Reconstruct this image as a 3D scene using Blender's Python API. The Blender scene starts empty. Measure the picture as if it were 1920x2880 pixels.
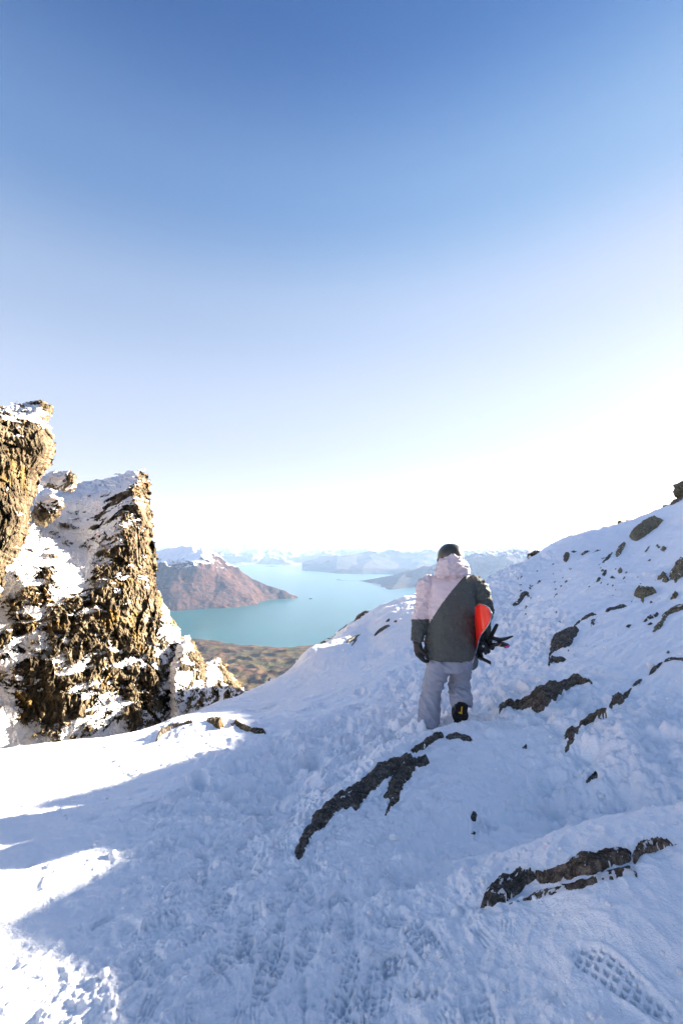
import bpy, bmesh, math, random
import numpy as np
from mathutils import Vector, Matrix
R = math.radians
C = bpy.context.scene.collection
sc = bpy.context.scene
rng = np.random.default_rng(7)
random.seed(7)

# ------------------------------------------------------------------ camera, sky, sun, exposure
EYE = 1.6
PITCH = R(4.24)
FPX = 1280.0
cam = bpy.data.cameras.new('camera'); cam_o = bpy.data.objects.new('camera', cam); C.objects.link(cam_o)
cam.sensor_fit = 'VERTICAL'; cam.sensor_height = 36; cam.lens = 16; cam.clip_start = 0.05; cam.clip_end = 400000
cam_o.location = (0, 0, EYE); cam_o.rotation_euler = (math.pi/2 + PITCH, 0, 0)
sc.camera = cam_o
SUN_AZ, SUN_EL = R(60), R(16)            # azimuth from +Y towards +X
SKY_STRENGTH, SUN_STRENGTH, EXPOSURE = 0.13, 3.2, 3.55
w = bpy.data.worlds.new('World'); sc.world = w; w.use_nodes = True
nt = w.node_tree; nt.nodes.clear()
sky = nt.nodes.new('ShaderNodeTexSky'); sky.sky_type = 'NISHITA'; sky.sun_disc = False
sky.sun_elevation = SUN_EL; sky.sun_rotation = SUN_AZ; sky.altitude = 1800
sky.air_density = 1.0; sky.dust_density = 0.6; sky.ozone_density = 1.6
bg = nt.nodes.new('ShaderNodeBackground'); bg.inputs[1].default_value = SKY_STRENGTH
wo = nt.nodes.new('ShaderNodeOutputWorld')
# the photograph's sky: deeper blue overhead, paler lavender low down, the same all the way round
gn = nt.nodes.new('ShaderNodeTexCoord'); sx = nt.nodes.new('ShaderNodeSeparateXYZ'); nt.links.new(gn.outputs['Generated'], sx.inputs[0])
rp = nt.nodes.new('ShaderNodeValToRGB'); nt.links.new(sx.outputs['Z'], rp.inputs[0]); rp.color_ramp.interpolation = 'EASE'
SKYTINT = [(0.0, (.36, .29, .30)), (.17, (.40, .315, .33)), (.30, (.43, .34, .34)), (.45, (.365, .305, .31)), (.62, (.205, .218, .26)), (.80, (.086, .120, .178)), (1.0, (.155, .20, .26))]
while len(rp.color_ramp.elements) < len(SKYTINT): rp.color_ramp.elements.new(.5)
for e_, (p_, c_) in zip(rp.color_ramp.elements, SKYTINT): e_.position = p_; e_.color = (*c_, 1)
mx_ = nt.nodes.new('ShaderNodeMix'); mx_.data_type = 'RGBA'; mx_.blend_type = 'MULTIPLY'; mx_.inputs[0].default_value = 1
nt.links.new(sky.outputs[0], mx_.inputs[6]); nt.links.new(rp.outputs[0], mx_.inputs[7])
# soft shoulder: the glow round the sun rolls off instead of growing without end
sp2 = nt.nodes.new('ShaderNodeSeparateColor'); cb2 = nt.nodes.new('ShaderNodeCombineColor'); nt.links.new(mx_.outputs[2], sp2.inputs[0])
def wmath(op, a, b):
    n = nt.nodes.new('ShaderNodeMath'); n.operation = op
    for s_, v_ in ((0, a), (1, b)):
        if isinstance(v_, (int, float)): n.inputs[s_].default_value = v_
        else: nt.links.new(v_, n.inputs[s_])
    return n.outputs[0]
for i_, k_ in enumerate((.84, .87, .98)):
    c_ = sp2.outputs[i_]; q_ = wmath('MULTIPLY', c_, SKY_STRENGTH*2**EXPOSURE/k_)
    r_ = wmath('DIVIDE', c_, wmath('POWER', wmath('ADD', wmath('POWER', q_, 2.2), 1.0), 1/2.2))
    nt.links.new(wmath('ADD', r_, wmath('MULTIPLY', c_, wmath('ADD', .02, wmath('MULTIPLY', wmath('POWER', q_, 3.0), .006)))), cb2.inputs[i_])
nt.links.new(cb2.outputs[0], bg.inputs[0]); nt.links.new(bg.outputs[0], wo.inputs[0])
sl = bpy.data.lights.new('sun', 'SUN'); sl.energy = SUN_STRENGTH; sl.angle = R(0.53); sl.color = (1.0, 0.90, 0.76)
so = bpy.data.objects.new('sun', sl); C.objects.link(so)
SUN = Vector((math.sin(SUN_AZ)*math.cos(SUN_EL), math.cos(SUN_AZ)*math.cos(SUN_EL), math.sin(SUN_EL)))
so.rotation_euler = SUN.to_track_quat('Z', 'Y').to_euler(); so.location = (30, 20, 20)
vs = sc.view_settings; vs.view_transform = 'Standard'; vs.look = 'None'; vs.gamma = 1; vs.exposure = EXPOSURE
vs.use_curve_mapping = False
sc.render.engine = 'CYCLES'
sc.cycles.max_bounces = 8; sc.cycles.diffuse_bounces = 7; sc.cycles.glossy_bounces = 3
sc.cycles.transmission_bounces = 2; sc.cycles.volume_bounces = 0; sc.cycles.transparent_max_bounces = 4
sc.cycles.use_denoising = True
sc.cycles.caustics_reflective = False; sc.cycles.caustics_refractive = False

# ------------------------------------------------------------------ helpers
cp, sp = math.cos(PITCH), math.sin(PITCH)
def pray(u, v):
    """unit-forward ray (per metre of Y) of a point of the photograph"""
    u = np.asarray(u, float); v = np.asarray(v, float)
    X = (u - 960)/FPX; Z = (1440 - v)/FPX
    y = cp - Z*sp; z = sp + Z*cp
    return X/y, z/y
def pt(u, v, Y):
    a, b = pray(u, v); return (float(a)*Y, float(Y), EYE + float(b)*Y)
def slope(v): return float(pray(960, v)[1])

def _h(i, j, k, s):
    h = (i*374761393 + j*668265263 + k*2147483647 + s*1274126177) & 0xFFFFFFFF
    h = ((h ^ (h >> 13))*1274126177) & 0xFFFFFFFF
    h = ((h ^ (h >> 15))*2246822519) & 0xFFFFFFFF
    return (h ^ (h >> 16)) & 0xFFFFFFFF
_G = rng.normal(size=(256, 3)); _G /= np.linalg.norm(_G, axis=1)[:, None]
_G2 = np.stack([np.cos(np.arange(256)*2*np.pi/256), np.sin(np.arange(256)*2*np.pi/256)], 1)
def n3(x, y, z, s=0):
    xi = np.floor(x).astype(np.int64); yi = np.floor(y).astype(np.int64); zi = np.floor(z).astype(np.int64)
    fx, fy, fz = x-xi, y-yi, z-zi
    ux, uy, uz = (f*f*f*(f*(f*6-15)+10) for f in (fx, fy, fz))
    out = 0
    for a in (0, 1):
        wa = ux if a else 1-ux
        for b in (0, 1):
            wb = uy if b else 1-uy
            for c in (0, 1):
                wc = uz if c else 1-uz
                g = _G[_h(xi+a, yi+b, zi+c, s) & 255]
                out = out + wa*wb*wc*(g[..., 0]*(fx-a) + g[..., 1]*(fy-b) + g[..., 2]*(fz-c))
    return out*1.6
def n2(x, y, s=0):
    xi = np.floor(x).astype(np.int64); yi = np.floor(y).astype(np.int64)
    fx, fy = x-xi, y-yi
    ux, uy = (f*f*f*(f*(f*6-15)+10) for f in (fx, fy))
    out = 0
    for a in (0, 1):
        wa = ux if a else 1-ux
        for b in (0, 1):
            wb = uy if b else 1-uy
            g = _G2[_h(xi+a, yi+b, 0, s) & 255]
            out = out + wa*wb*(g[..., 0]*(fx-a) + g[..., 1]*(fy-b))
    return out*1.5
def fbm2(x, y, o=4, s=0, g=.5, lac=2.03):
    t = 0; a = 1
    for i in range(o):
        t = t + a*n2(x + 17.3*i, y - 9.1*i, s+i); x = x*lac; y = y*lac; a *= g
    return t
def fbm3(x, y, z, o=4, s=0, g=.5):
    t = 0; a = 1
    for i in range(o):
        t = t + a*n3(x+7.7*i, y-3.1*i, z+5.3*i, s+i); x = x*2.03; y = y*2.03; z = z*2.03; a *= g
    return t
def rid2(x, y, o=4, s=0, g=.5):
    t = 0; a = 1; wt = 1
    for i in range(o):
        r = 1-np.abs(n2(x+11.3*i, y+4.7*i, s+i))*1.6; r = np.clip(r, 0, 1)**2
        t = t + a*r*wt; wt = np.clip(r*1.4, 0, 1); x = x*2.07; y = y*2.07; a *= g
    return t
def rid3(x, y, z, o=4, s=0, g=.5):
    t = 0; a = 1
    for i in range(o):
        r = np.clip(1-np.abs(n3(x+11.3*i, y+4.7*i, z, s+i))*1.7, 0, 1)**2
        t = t + a*r; x = x*2.07; y = y*2.07; z = z*2.07; a *= g
    return t
def worley2(x, y, s=0):
    """distance to the nearest of jittered cell points, and a random value of that cell"""
    xi = np.floor(x).astype(np.int64); yi = np.floor(y).astype(np.int64)
    best = np.full(x.shape, 9.0); rv = np.zeros(x.shape)
    for a in (-1, 0, 1):
        for b in (-1, 0, 1):
            h = _h(xi+a, yi+b, 3, s)
            px = xi+a+(h & 1023)/1024; py = yi+b+((h >> 10) & 1023)/1024
            d = np.hypot(x-px, y-py); m = d < best
            best = np.where(m, d, best); rv = np.where(m, ((h >> 20) & 1023)/1024, rv)
    return best, rv
def facets(x, y, s=0):
    """flat tilted blocks with sharp joints, about -.5 .. .5"""
    xi = np.floor(x).astype(np.int64); yi = np.floor(y).astype(np.int64)
    best = np.full(x.shape, 9.0); out = np.zeros(x.shape)
    for a in (-1, 0, 1):
        for b in (-1, 0, 1):
            h = _h(xi+a, yi+b, 5, s)
            px = xi+a+(h & 255)/256; py = yi+b+((h >> 8) & 255)/256
            d = np.hypot(x-px, y-py); m = d < best; best = np.where(m, d, best)
            k = ((h >> 16) & 63)/64-.5; t1 = ((h >> 22) & 31)/32-.5; t2 = ((h >> 27) & 31)/32-.5
            out = np.where(m, k*.6+t1*(x-px)*1.3+t2*(y-py)*1.3, out)
    return out
def sst(x, a, b):
    t = np.clip((x-a)/(b-a), 0, 1); return t*t*(3-2*t)
def smax(a, b, k):
    h = np.clip(.5+.5*(a-b)/k, 0, 1); return b + (a-b)*h + k*h*(1-h)

class TPS:
    def __init__(self, q, z, lam=0.0):
        q = np.asarray(q, float); z = np.asarray(z, float); n = len(q); self.q = q
        K = self.k(np.linalg.norm(q[:, None]-q[None], axis=2)) + lam*np.eye(n)
        P = np.c_[np.ones(n), q]; A = np.block([[K, P], [P.T, np.zeros((3, 3))]])
        self.w = np.linalg.solve(A, np.r_[z, 0, 0, 0])
    @staticmethod
    def k(r): return r*r*np.log(r+1e-9)
    def __call__(self, a, b):
        sh = np.shape(a); a = np.ravel(a); b = np.ravel(b); out = np.empty(a.size)
        n = len(self.q)
        for i in range(0, a.size, 50000):
            aa = a[i:i+50000]; bb = b[i:i+50000]
            r2 = (aa[:, None]-self.q[:, 0])**2 + (bb[:, None]-self.q[:, 1])**2
            out[i:i+50000] = (.5*r2*np.log(r2+1e-18)) @ self.w[:n] + self.w[n] + self.w[n+1]*aa + self.w[n+2]*bb
        return out.reshape(sh)

def poly_sdf(px, py, poly):
    """positive inside"""
    P = np.asarray(poly, float); n = len(P); d = np.full(px.shape, 1e9); ins = np.zeros(px.shape, bool)
    for i in range(n):
        a = P[i]; b = P[(i+1) % n]; e = b-a; L = e@e + 1e-12
        t = np.clip(((px-a[0])*e[0]+(py-a[1])*e[1])/L, 0, 1)
        d = np.minimum(d, np.hypot(px-a[0]-t*e[0], py-a[1]-t*e[1]))
        c = (a[1] > py) != (b[1] > py)
        with np.errstate(divide='ignore', invalid='ignore'):
            ins ^= c & (px < (b[0]-a[0])*(py-a[1])/(b[1]-a[1]+1e-12)+a[0])
    return np.where(ins, d, -d)

def mesh_np(name, V, F, mat=None, smooth=True, attrs=None):
    """V (n,3), F (m,4) quads or (m,3) triangles"""
    me = bpy.data.meshes.new(name); V = np.asarray(V, np.float32); F = np.asarray(F, np.int32)
    k = F.shape[1]
    me.vertices.add(len(V)); me.vertices.foreach_set('co', V.ravel())
    me.loops.add(F.size); me.loops.foreach_set('vertex_index', F.ravel())
    me.polygons.add(len(F)); me.polygons.foreach_set('loop_start', np.arange(0, F.size, k, dtype=np.int32))
    me.polygons.foreach_set('loop_total', np.full(len(F), k, np.int32))
    me.polygons.foreach_set('use_smooth', np.full(len(F), smooth))
    me.update(calc_edges=True)
    for an, av in (attrs or {}).items():
        at = me.attributes.new(an, 'FLOAT', 'POINT'); at.data.foreach_set('value', np.asarray(av, np.float32))
    if mat: me.materials.append(mat)
    return me
def link(name, me, parent=None, **props):
    o = bpy.data.objects.new(name, me); C.objects.link(o)
    if parent: o.parent = parent; o.matrix_parent_inverse = parent.matrix_world.inverted()
    for k, v in props.items(): o[k] = v
    return o
def gridF(nr, nc):
    i = np.arange(nr-1)[:, None]*nc + np.arange(nc-1)[None]; i = i.ravel()
    return np.stack([i, i+1, i+nc+1, i+nc], 1)
def empty(name, loc, **props):
    o = bpy.data.objects.new(name, None); C.objects.link(o); o.location = loc; o.empty_display_size = .1
    for k, v in props.items(): o[k] = v
    bpy.context.view_layer.update()
    return o

# ------------------------------------------------------------------ materials
class MT:
    def __init__(self, name, rough=.6, spec=.3):
        self.m = bpy.data.materials.new(name); self.m.use_nodes = True
        self.t = self.m.node_tree; self.n = self.t.nodes
        self.b = self.n['Principled BSDF']; self.b.inputs['Roughness'].default_value = rough
        self.b.inputs['Specular IOR Level'].default_value = spec
        self.tc = self.n.new('ShaderNodeTexCoord')
    def L(self, a, b): self.t.links.new(a, b)
    def mapping(self, scale=(1, 1, 1), rot=(0, 0, 0), src='Object'):
        m = self.n.new('ShaderNodeMapping'); m.inputs['Scale'].default_value = scale; m.inputs['Rotation'].default_value = rot
        self.L(self.tc.outputs[src], m.inputs[0]); return m.outputs[0]
    def noise(self, scale, detail=4, rough=.55, vec=None, dist=0):
        n = self.n.new('ShaderNodeTexNoise'); n.inputs['Scale'].default_value = scale
        n.inputs['Detail'].default_value = detail; n.inputs['Roughness'].default_value = rough
        n.inputs['Distortion'].default_value = dist
        self.L(vec if vec is not None else self.tc.outputs['Object'], n.inputs['Vector']); return n.outputs[0]
    def voronoi(self, scale, feature='F1', vec=None):
        n = self.n.new('ShaderNodeTexVoronoi'); n.feature = feature; n.inputs['Scale'].default_value = scale
        self.L(vec if vec is not None else self.tc.outputs['Object'], n.inputs['Vector']); return n
    def ramp(self, fac, stops, interp='LINEAR'):
        n = self.n.new('ShaderNodeValToRGB'); n.color_ramp.interpolation = interp; e = n.color_ramp.elements
        while len(e) < len(stops): e.new(.5)
        for i, (p, c) in enumerate(stops):
            e[i].position = p; e[i].color = (*c, 1) if not isinstance(c, (int, float)) else (c, c, c, 1)
        self.L(fac, n.inputs[0]); return n.outputs[0]
    def mix(self, fac, a, b, mode='MIX'):
        n = self.n.new('ShaderNodeMix'); n.data_type = 'RGBA'; n.blend_type = mode
        for s, v in ((0, fac), (6, a), (7, b)):
            if isinstance(v, (int, float)): n.inputs[s].default_value = v
            elif isinstance(v, tuple): n.inputs[s].default_value = (*v, 1)
            else: self.L(v, n.inputs[s])
        return n.outputs[2]
    def math(self, op, a, b=0.0, c=0.0):
        n = self.n.new('ShaderNodeMath'); n.operation = op
        for s, v in ((0, a), (1, b), (2, c)):
            if isinstance(v, (int, float)): n.inputs[s].default_value = v
            else: self.L(v, n.inputs[s])
        return n.outputs[0]
    def attr(self, name):
        n = self.n.new('ShaderNodeAttribute'); n.attribute_name = name; return n.outputs['Fac']
    def geo(self, axis='Z', what='Normal'):
        g = self.n.new('ShaderNodeNewGeometry'); s = self.n.new('ShaderNodeSeparateXYZ'); self.L(g.outputs[what], s.inputs[0]); return s.outputs[axis]
    def color(self, c):
        i = self.b.inputs['Base Color']
        if isinstance(c, tuple): i.default_value = (*c, 1)
        else: self.L(c, i)
        return self
    def bump(self, h, strength=.5, dist=.02, prev=None):
        n = self.n.new('ShaderNodeBump'); n.inputs['Strength'].default_value = strength; n.inputs['Distance'].default_value = dist
        self.L(h, n.inputs['Height'])
        if prev is not None: self.L(prev, n.inputs['Normal'])
        self.L(n.outputs[0], self.b.inputs['Normal']); return n.outputs[0]

def snow_material():
    m = MT('snow', .55, .25)
    a = m.noise(1.3, 3); m.color(m.mix(a, (.955, .945, .945), (.975, .97, .97)))
    b1 = m.bump(m.noise(42, 6, .72), .75, .02)
    b2 = m.bump(m.noise(160, 3, .7), .5, .005, b1)
    m.b.inputs['Subsurface Weight'].default_value = 0.0
    return m.m
SNOW = snow_material()

def rock_material(name, dark, mid, light, lichen=None, amt=.5, wsc=1.0, snow=True, aniso=(1, 1, 4), sam=.25):
    m = MT(name, .85, .2)
    v = m.mapping(tuple(wsc*a for a in aniso), (R(20), R(25), 0))
    c = m.ramp(m.noise(3, 7, .7, v, .6), [(.32, dark), (.5, mid), (.68, light)])
    if lichen:
        f = m.ramp(m.noise(2.1*wsc, 5, .7), [(.56, 0), (.66, 1)]); c = m.mix(m.math('MULTIPLY', f, amt), c, lichen)
    k = m.ramp(m.noise(9, 6, .75, v, .8), [(.35, .25), (.52, 1)]); c = m.mix(.75, c, k, 'MULTIPLY')
    vc = m.mapping((wsc*5, wsc*5, wsc*1.6), (R(12), R(-14), 0))
    kk = m.ramp(m.noise(1.6, 7, .72, vc, 1.4), [(.40, 1), (.47, .28), (.50, .28), (.56, 1)]); c = m.mix(.8, c, kk, 'MULTIPLY')
    if snow:
        s = m.math('ADD', m.attr('snow'), m.math('MULTIPLY', m.math('SUBTRACT', m.noise(16*wsc, 6, .7), .5), sam))
        s = m.ramp(s, [(.46, 0), (.54, 1)])
        c = m.mix(s, c, (.95, .94, .94))
    m.color(c)
    b = m.bump(m.noise(7, 8, .75, v, .7), .9, .09/wsc)
    m.bump(m.noise(30*wsc, 5, .7), .6, .02/wsc, b)
    return m.m
ROCK_GOLD = rock_material('crag_schist', (.035, .026, .014), (.26, .195, .11), (.52, .42, .28), (.52, .30, .05), .65, .45, aniso=(1, 1.3, 1.8), sam=1.25)
ROCK_DARK = rock_material('dark_schist', (.04, .037, .033), (.17, .155, .135), (.36, .33, .28), (.13, .13, .03), .5, 3.0, aniso=(1, 4, 4))
ROCK_BROWN = rock_material('brown_schist', (.055, .045, .036), (.24, .19, .145), (.44, .36, .27), (.28, .2, .06), .5, 2.0, aniso=(1, 3, 3))
ROCK_TAN = rock_material('tan_schist', (.10, .08, .05), (.36, .30, .18), (.52, .44, .29), (.36, .33, .12), .5, 2.0, aniso=(1, 3, 3))
# ------------------------------------------------------------------ near snow terrain
def qc(x, y):
    r = np.hypot(x, y)+1e-9; g = np.log1p(r/.9)/r; return x*g, y*g
CP = []                                   # control points (x, y, z)
def cpx(u, *vy):
    for v, Y in vy: CP.append(pt(u, v, Y))
cpx(0, (2880, 1.65), (2600, 2.1), (2400, 2.65), (2300, 3.1), (2200, 3.85), (2135, 5.0), (2106, 6.0))
cpx(240, (2880, 1.65), (2600, 2.1), (2400, 2.65), (2250, 3.45), (2150, 4.5), (2088, 6.3))
cpx(480, (2880, 1.65), (2600, 2.1), (2400, 2.65), (2200, 3.8), (2130, 4.5), (2078, 5.4), (2030, 7.2))
cpx(600, (2100, 4.7), (2056, 5.7), (1990, 8.4))
cpx(720, (2880, 1.65), (2600, 2.1), (2400, 2.68), (2200, 3.85), (2100, 4.75), (2050, 5.5), (1990, 7.3), (1935, 9.5))
cpx(860, (2600, 2.1), (2200, 3.85), (2100, 4.7), (2000, 6.2), (1920, 8.5), (1853, 11))
cpx(950, (1785, 13.0))
cpx(1030, (2000, 6.0), (1900, 8.0), (1800, 11), (1738, 15))
cpx(960, (2880, 1.66), (2600, 2.1), (2450, 2.5))
cpx(1160, (2050, 4.8), (1900, 7.5), (1800, 10), (1692, 17))
cpx(1240, (2050, 4.75), (1950, 6.3), (1850, 8.6))
cpx(1240, (2880, 1.62), (2700, 1.9), (2560, 2.2))
cpx(1400, (2010, 4.8), (1900, 6.3), (1800, 8.5), (1700, 13), (1622, 20))
cpx(1550, (2300, 3.15), (2200, 3.55), (2000, 4.5), (1900, 5.6), (1800, 7.2), (1700, 10), (1600, 16), (1546, 24))
cpx(1500, (2880, 1.55), (2700, 1.8))
cpx(1740, (2250, 3.1), (2100, 3.5), (2000, 4.2), (1900, 5), (1800, 6.2), (1700, 8.5), (1600, 12.5), (1540, 17), (1482, 25))
cpx(1740, (2880, 1.5), (2650, 1.75))
cpx(1920, (2880, 1.5), (2600, 1.8), (2250, 2.9), (2100, 3.3), (2000, 3.9), (1900, 4.6), (1800, 5.6), (1700, 7.3), (1600, 10), (1550, 12.5), (1478, 16.5), (1405, 23))
# behind the crests the ground drops away
for u, v, Y in ((0, 2106, 6.0), (240, 2088, 6.3), (480, 2030, 7.2), (720, 1935, 9.5), (860, 1853, 11), (1030, 1738, 15),
                (1160, 1692, 17), (1400, 1622, 20), (1550, 1546, 24), (1740, 1482, 25)):
    for k, dz in ((1.45, .16), (3.0, .45)):
        x, y, z = pt(u, v, Y*k); CP.append((x, y, z-dz*Y*k))
x, y, z = pt(1920, 1405, 33); CP.append((x, y, z-1.5))
CP += [(0, 0, 0), (0, -3, .15), (-3, -2, -.1), (3, -2, 1.1), (3, 1, .5), (6, 2, 1.9), (6, 0, 2.4), (-6, 0, -1.7), (-3, 1, -.2), (0, -10, 1.2),
       (9, -9, 5.5), (-10, -9, -3), (-13, 0, -6), (12, 0, 5), (12, 5, 4.0), (9, 7, 2.6), (20, 5, 7), (22, 16, 7), (60, 10, 12), (40, 40, 3), (-60, 0, -35), (-45, 40, -38), (0, 70, -40), (0, -60, 12)]
CP = np.array(CP); _q = np.stack(qc(CP[:, 0], CP[:, 1]), 1)
BASE = TPS(_q, CP[:, 2], 2e-4)

SA, CA = math.sin(SUN_AZ), math.cos(SUN_AZ)
_W = [-40, -14, -11, -9.2, -8.0, -6.8, -5.85, -5.65, -5.45, -5.25, -4.9, -4.4, -3.95, -3.7, -3.4, -3.2, -3.0, -2.7, -2.2, -1.6, -1.0, 0, 2, 6, 30]
_T = [40, 34, 28, 24, 22, 20, 18.7, 18.3, 18, 17.6, 17, 15.5, 14, 13.3, 12.8, 12.6, 12.4, 12, 12, 12, 12, 12, 12, 12, 12]
_H = [-60, -30, -3, 5.0, 4.95, 4.5, 3.95, 4.3, 4.25, 3.8, 3.65, 3.92, 3.92, 3.66, 3.58, 3.56, 3.50, 3.49, 3.50, 3.50, 3.4, 3.7, 4.6, 5.5, 6]
def barrier(x, y):  # right-hand ridge out of view, crest heights shaped to shade the foreground
    w_ = x*CA - y*SA; t = x*SA + y*CA
    tb = np.interp(w_, _W, _T); H = np.interp(w_, _W, _H)
    H = H + .10*n2(w_*3.1, 0*w_+.5, 5) + .05*n2(w_*8, 0*w_+.5, 6)
    d = t-tb
    return H - np.where(d < 0, -.95*d, .35*d)

def gauss(x, y, x0, y0, rx, ry=None, rot=0):
    ry = ry or rx; c, s = math.cos(rot), math.sin(rot); dx = x-x0; dy = y-y0
    return np.exp(-(((dx*c+dy*s)/rx)**2 + ((-dx*s+dy*c)/ry)**2))
def path_d(x, y, P):
    d = np.full(np.shape(x), 1e9)
    for (ax, ay), (bx, by) in zip(P[:-1], P[1:]):
        ex, ey = bx-ax, by-ay; t = np.clip(((x-ax)*ex+(y-ay)*ey)/(ex*ex+ey*ey), 0, 1)
        d = np.minimum(d, np.hypot(x-ax-t*ex, y-ay-t*ey))
    return d
def mound(x, y):
    # centre mound: a buried slab, steep on the far left side, long smooth snow apron towards the camera
    P = [pt(858, 2395, 2.62)[:2], pt(960, 2260, 3.05)[:2], pt(1080, 2160, 3.5)[:2], pt(1220, 2085, 3.95)[:2], pt(1340, 2085, 4.0)[:2]]
    h = np.zeros(np.shape(x)); 
    hs = [.03, .16, .26, .28, .21]
    best = np.full(np.shape(x), 1e9); 
    for i in range(4):
        (ax, ay), (bx, by) = P[i], P[i+1]; ex, ey = bx-ax, by-ay; L = math.hypot(ex, ey)
        t = np.clip(((x-ax)*ex+(y-ay)*ey)/(L*L), 0, 1); cx = x-ax-t*ex; cy = y-ay-t*ey
        side = (-(ey)*cx + ex*cy)/L              # + : beyond the crest
        d = np.hypot(cx, cy); hh = hs[i]+(hs[i+1]-hs[i])*t
        wd = np.where(side > 0, .20, .75)
        h = np.maximum(h, hh*np.exp(-(d/wd)**2))
    return h
def mound2(x, y):
    # foreground mound bottom right
    P = [pt(1345, 2560, 2.15)[:2], pt(1450, 2460, 2.3)[:2], pt(1600, 2410, 2.35)[:2], pt(1760, 2362, 2.4)[:2], pt(2050, 2380, 2.35)[:2]]
    hs = [.03, .15, .22, .25, .25]; h = np.zeros(np.shape(x))
    for i in range(4):
        (ax, ay), (bx, by) = P[i], P[i+1]; ex, ey = bx-ax, by-ay; L = math.hypot(ex, ey)
        t = np.clip(((x-ax)*ex+(y-ay)*ey)/(L*L), 0, 1); cx = x-ax-t*ex; cy = y-ay-t*ey
        side = (-(ey)*cx + ex*cy)/L; d = np.hypot(cx, cy); hh = hs[i]+(hs[i+1]-hs[i])*t
        h = np.maximum(h, hh*np.exp(-(d/np.where(side > 0, .17, .62))**2))
    return h
TRAIL = [(-.1, .5), (-.15, 2.0), (-.3, 3.2), (-.2, 4.3), (.5, 4.9), (1.3, 6.0), (2.3, 7.5), (3.0, 9.5), (3.6, 12), (4.5, 15), (7, 19)]
TRAIL2 = [(1.3, 4.6), (1.9, 4.2), (2.2, 3.5), (2.6, 3.0)]
def smooth_big(x, y):
    z = BASE(*qc(x, y))
    z = smax(z, barrier(x, y), .35)
    r = np.hypot(x, y); z = z - np.clip(r-75, 0, None)*.75
    z = z + mound(x, y) + mound2(x, y)
    # drift crest at left middle, the sunlit hump, swells
    a = pt(600, 2056, 5.6); z = z + .22*gauss(x, y, a[0]-.15, a[1], .75, .35, .35)
    a = pt(380, 2150, 4.5); z = z + .05*gauss(x, y, a[0], a[1], .9, .18, .5)
    a = pt(872, 1850, 10.8); z = z + .16*gauss(x, y, a[0], a[1]-.2, .35, .5)
    return z
def prints():
    """(x, y, heading, depth, length, kind) : kind 0 bars, 1 lugs, 2 deep hole"""
    L = []
    rg = np.random.default_rng(21)
    def p(u, v, hd, dep=.016, ln=.30, k=0):
        X, Y = ray_hit0(u, v); L.append((X, Y, R(hd), dep, ln, k))
    for u, v, hd, k in ((1740, 2740, 132, 1), (1060, 2790, 80, 1), (960, 2750, 75, 1), (1200, 2650, 110, 0), (1110, 2640, 75, 0), (1340, 2840, 90, 0),
                        (760, 2740, 80, 0), (880, 2640, 70, 0), (700, 2640, 95, 0), (780, 2560, 85, 0), (840, 2480, 120, 0), (690, 2470, 60, 0),
                        (960, 2560, 100, 0), (1350, 2330, 70, 0), (1380, 2290, 70, 0), (600, 2570, 80, 0), (560, 2440, 110, 0), (700, 2380, 70, 0), (640, 2700, 60, 0),
                        (820, 2830, 95, 0), (980, 2860, 60, 1), (1150, 2740, 120, 0), (620, 2300, 75, 0), (760, 2300, 100, 0), (240, 2310, 90, 0), (470, 2600, 40, 0)):
        p(u, v, hd, .013 if (u, v) != (1740, 2740) else .015, .30, k)
    for i in range(34):
        t = rg.uniform(0, 1); x0 = rg.normal(-.25+.0*t, .55); y0 = 1.4+3.2*t
        L.append((x0, y0, R(rg.normal(90, 35)), rg.uniform(.004, .009), .29, int(rg.random() < .25)))
    for i in range(230):
        t = rg.uniform(0, 1); L.append((rg.normal(-.3, .5), 1.45+2.2*t, R(rg.normal(70, 50)), rg.uniform(.002, .006), rg.uniform(.05, .12), 3))
    for (u, v, s) in ((1450, 1935, .30), (1400, 1955, .26), (1480, 1850, .24), (1500, 1880, .25), (700, 2003, .26), (760, 1990, .3), (730, 2040, .26), (640, 2030, .25), (860, 2000, .3), (900, 1985, .28), (1010, 1945, .3), (1100, 1900, .3),
                      (1150, 1880, .25), (1440, 1760, .3), (1470, 1700, .3), (1400, 1830, .26), (1560, 1700, .3), (1540, 1760, .3), (960, 2030, .28), (1060, 2010, .28), (640, 2230, .3), (500, 2240, .34), (430, 2270, .25), (560, 2200, .3), (1000, 1990, .3)):
        X, Y = ray_hit0(u, v); L.append((X, Y, R(rg.normal(75, 25)), .045 if s < .3 else .06, s, 2))
    X, Y = ray_hit0(1462, 1940); L.append((X, Y, R(80), .10, .26, 2))
    for i in range(110):
        k = rg.uniform(3, 9.6); j = int(k); f = k-j; a = TRAIL[j]; b = TRAIL[min(j+1, 10)]
        L.append((a[0]+(b[0]-a[0])*f+rg.normal(0, .5), a[1]+(b[1]-a[1])*f+rg.normal(0, .25), R(rg.normal(60, 25)), rg.uniform(.02, .07), rg.uniform(.24, .34), 2))
    return L
def march(u, v, Hf, y0=1.0, y1=60, n=500):
    a, b = pray(u, v); Y = np.exp(np.linspace(math.log(y0), math.log(y1), n))
    g = (EYE + b*Y) - Hf(a*Y, Y); k = np.argmax(g < 0)
    if not (g < 0).any(): return None
    if k == 0: return float(a*Y[0]), float(Y[0])
    f = g[k-1]/(g[k-1]-g[k]); Yk = Y[k-1]+(Y[k]-Y[k-1])*f
    return float(a*Yk), float(Yk)
def ray_hit0(u, v): return march(u, v, smooth_big)
PRINTS = prints()
PSEED = [(p_[0], p_[1]) for p_ in PRINTS]
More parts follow.
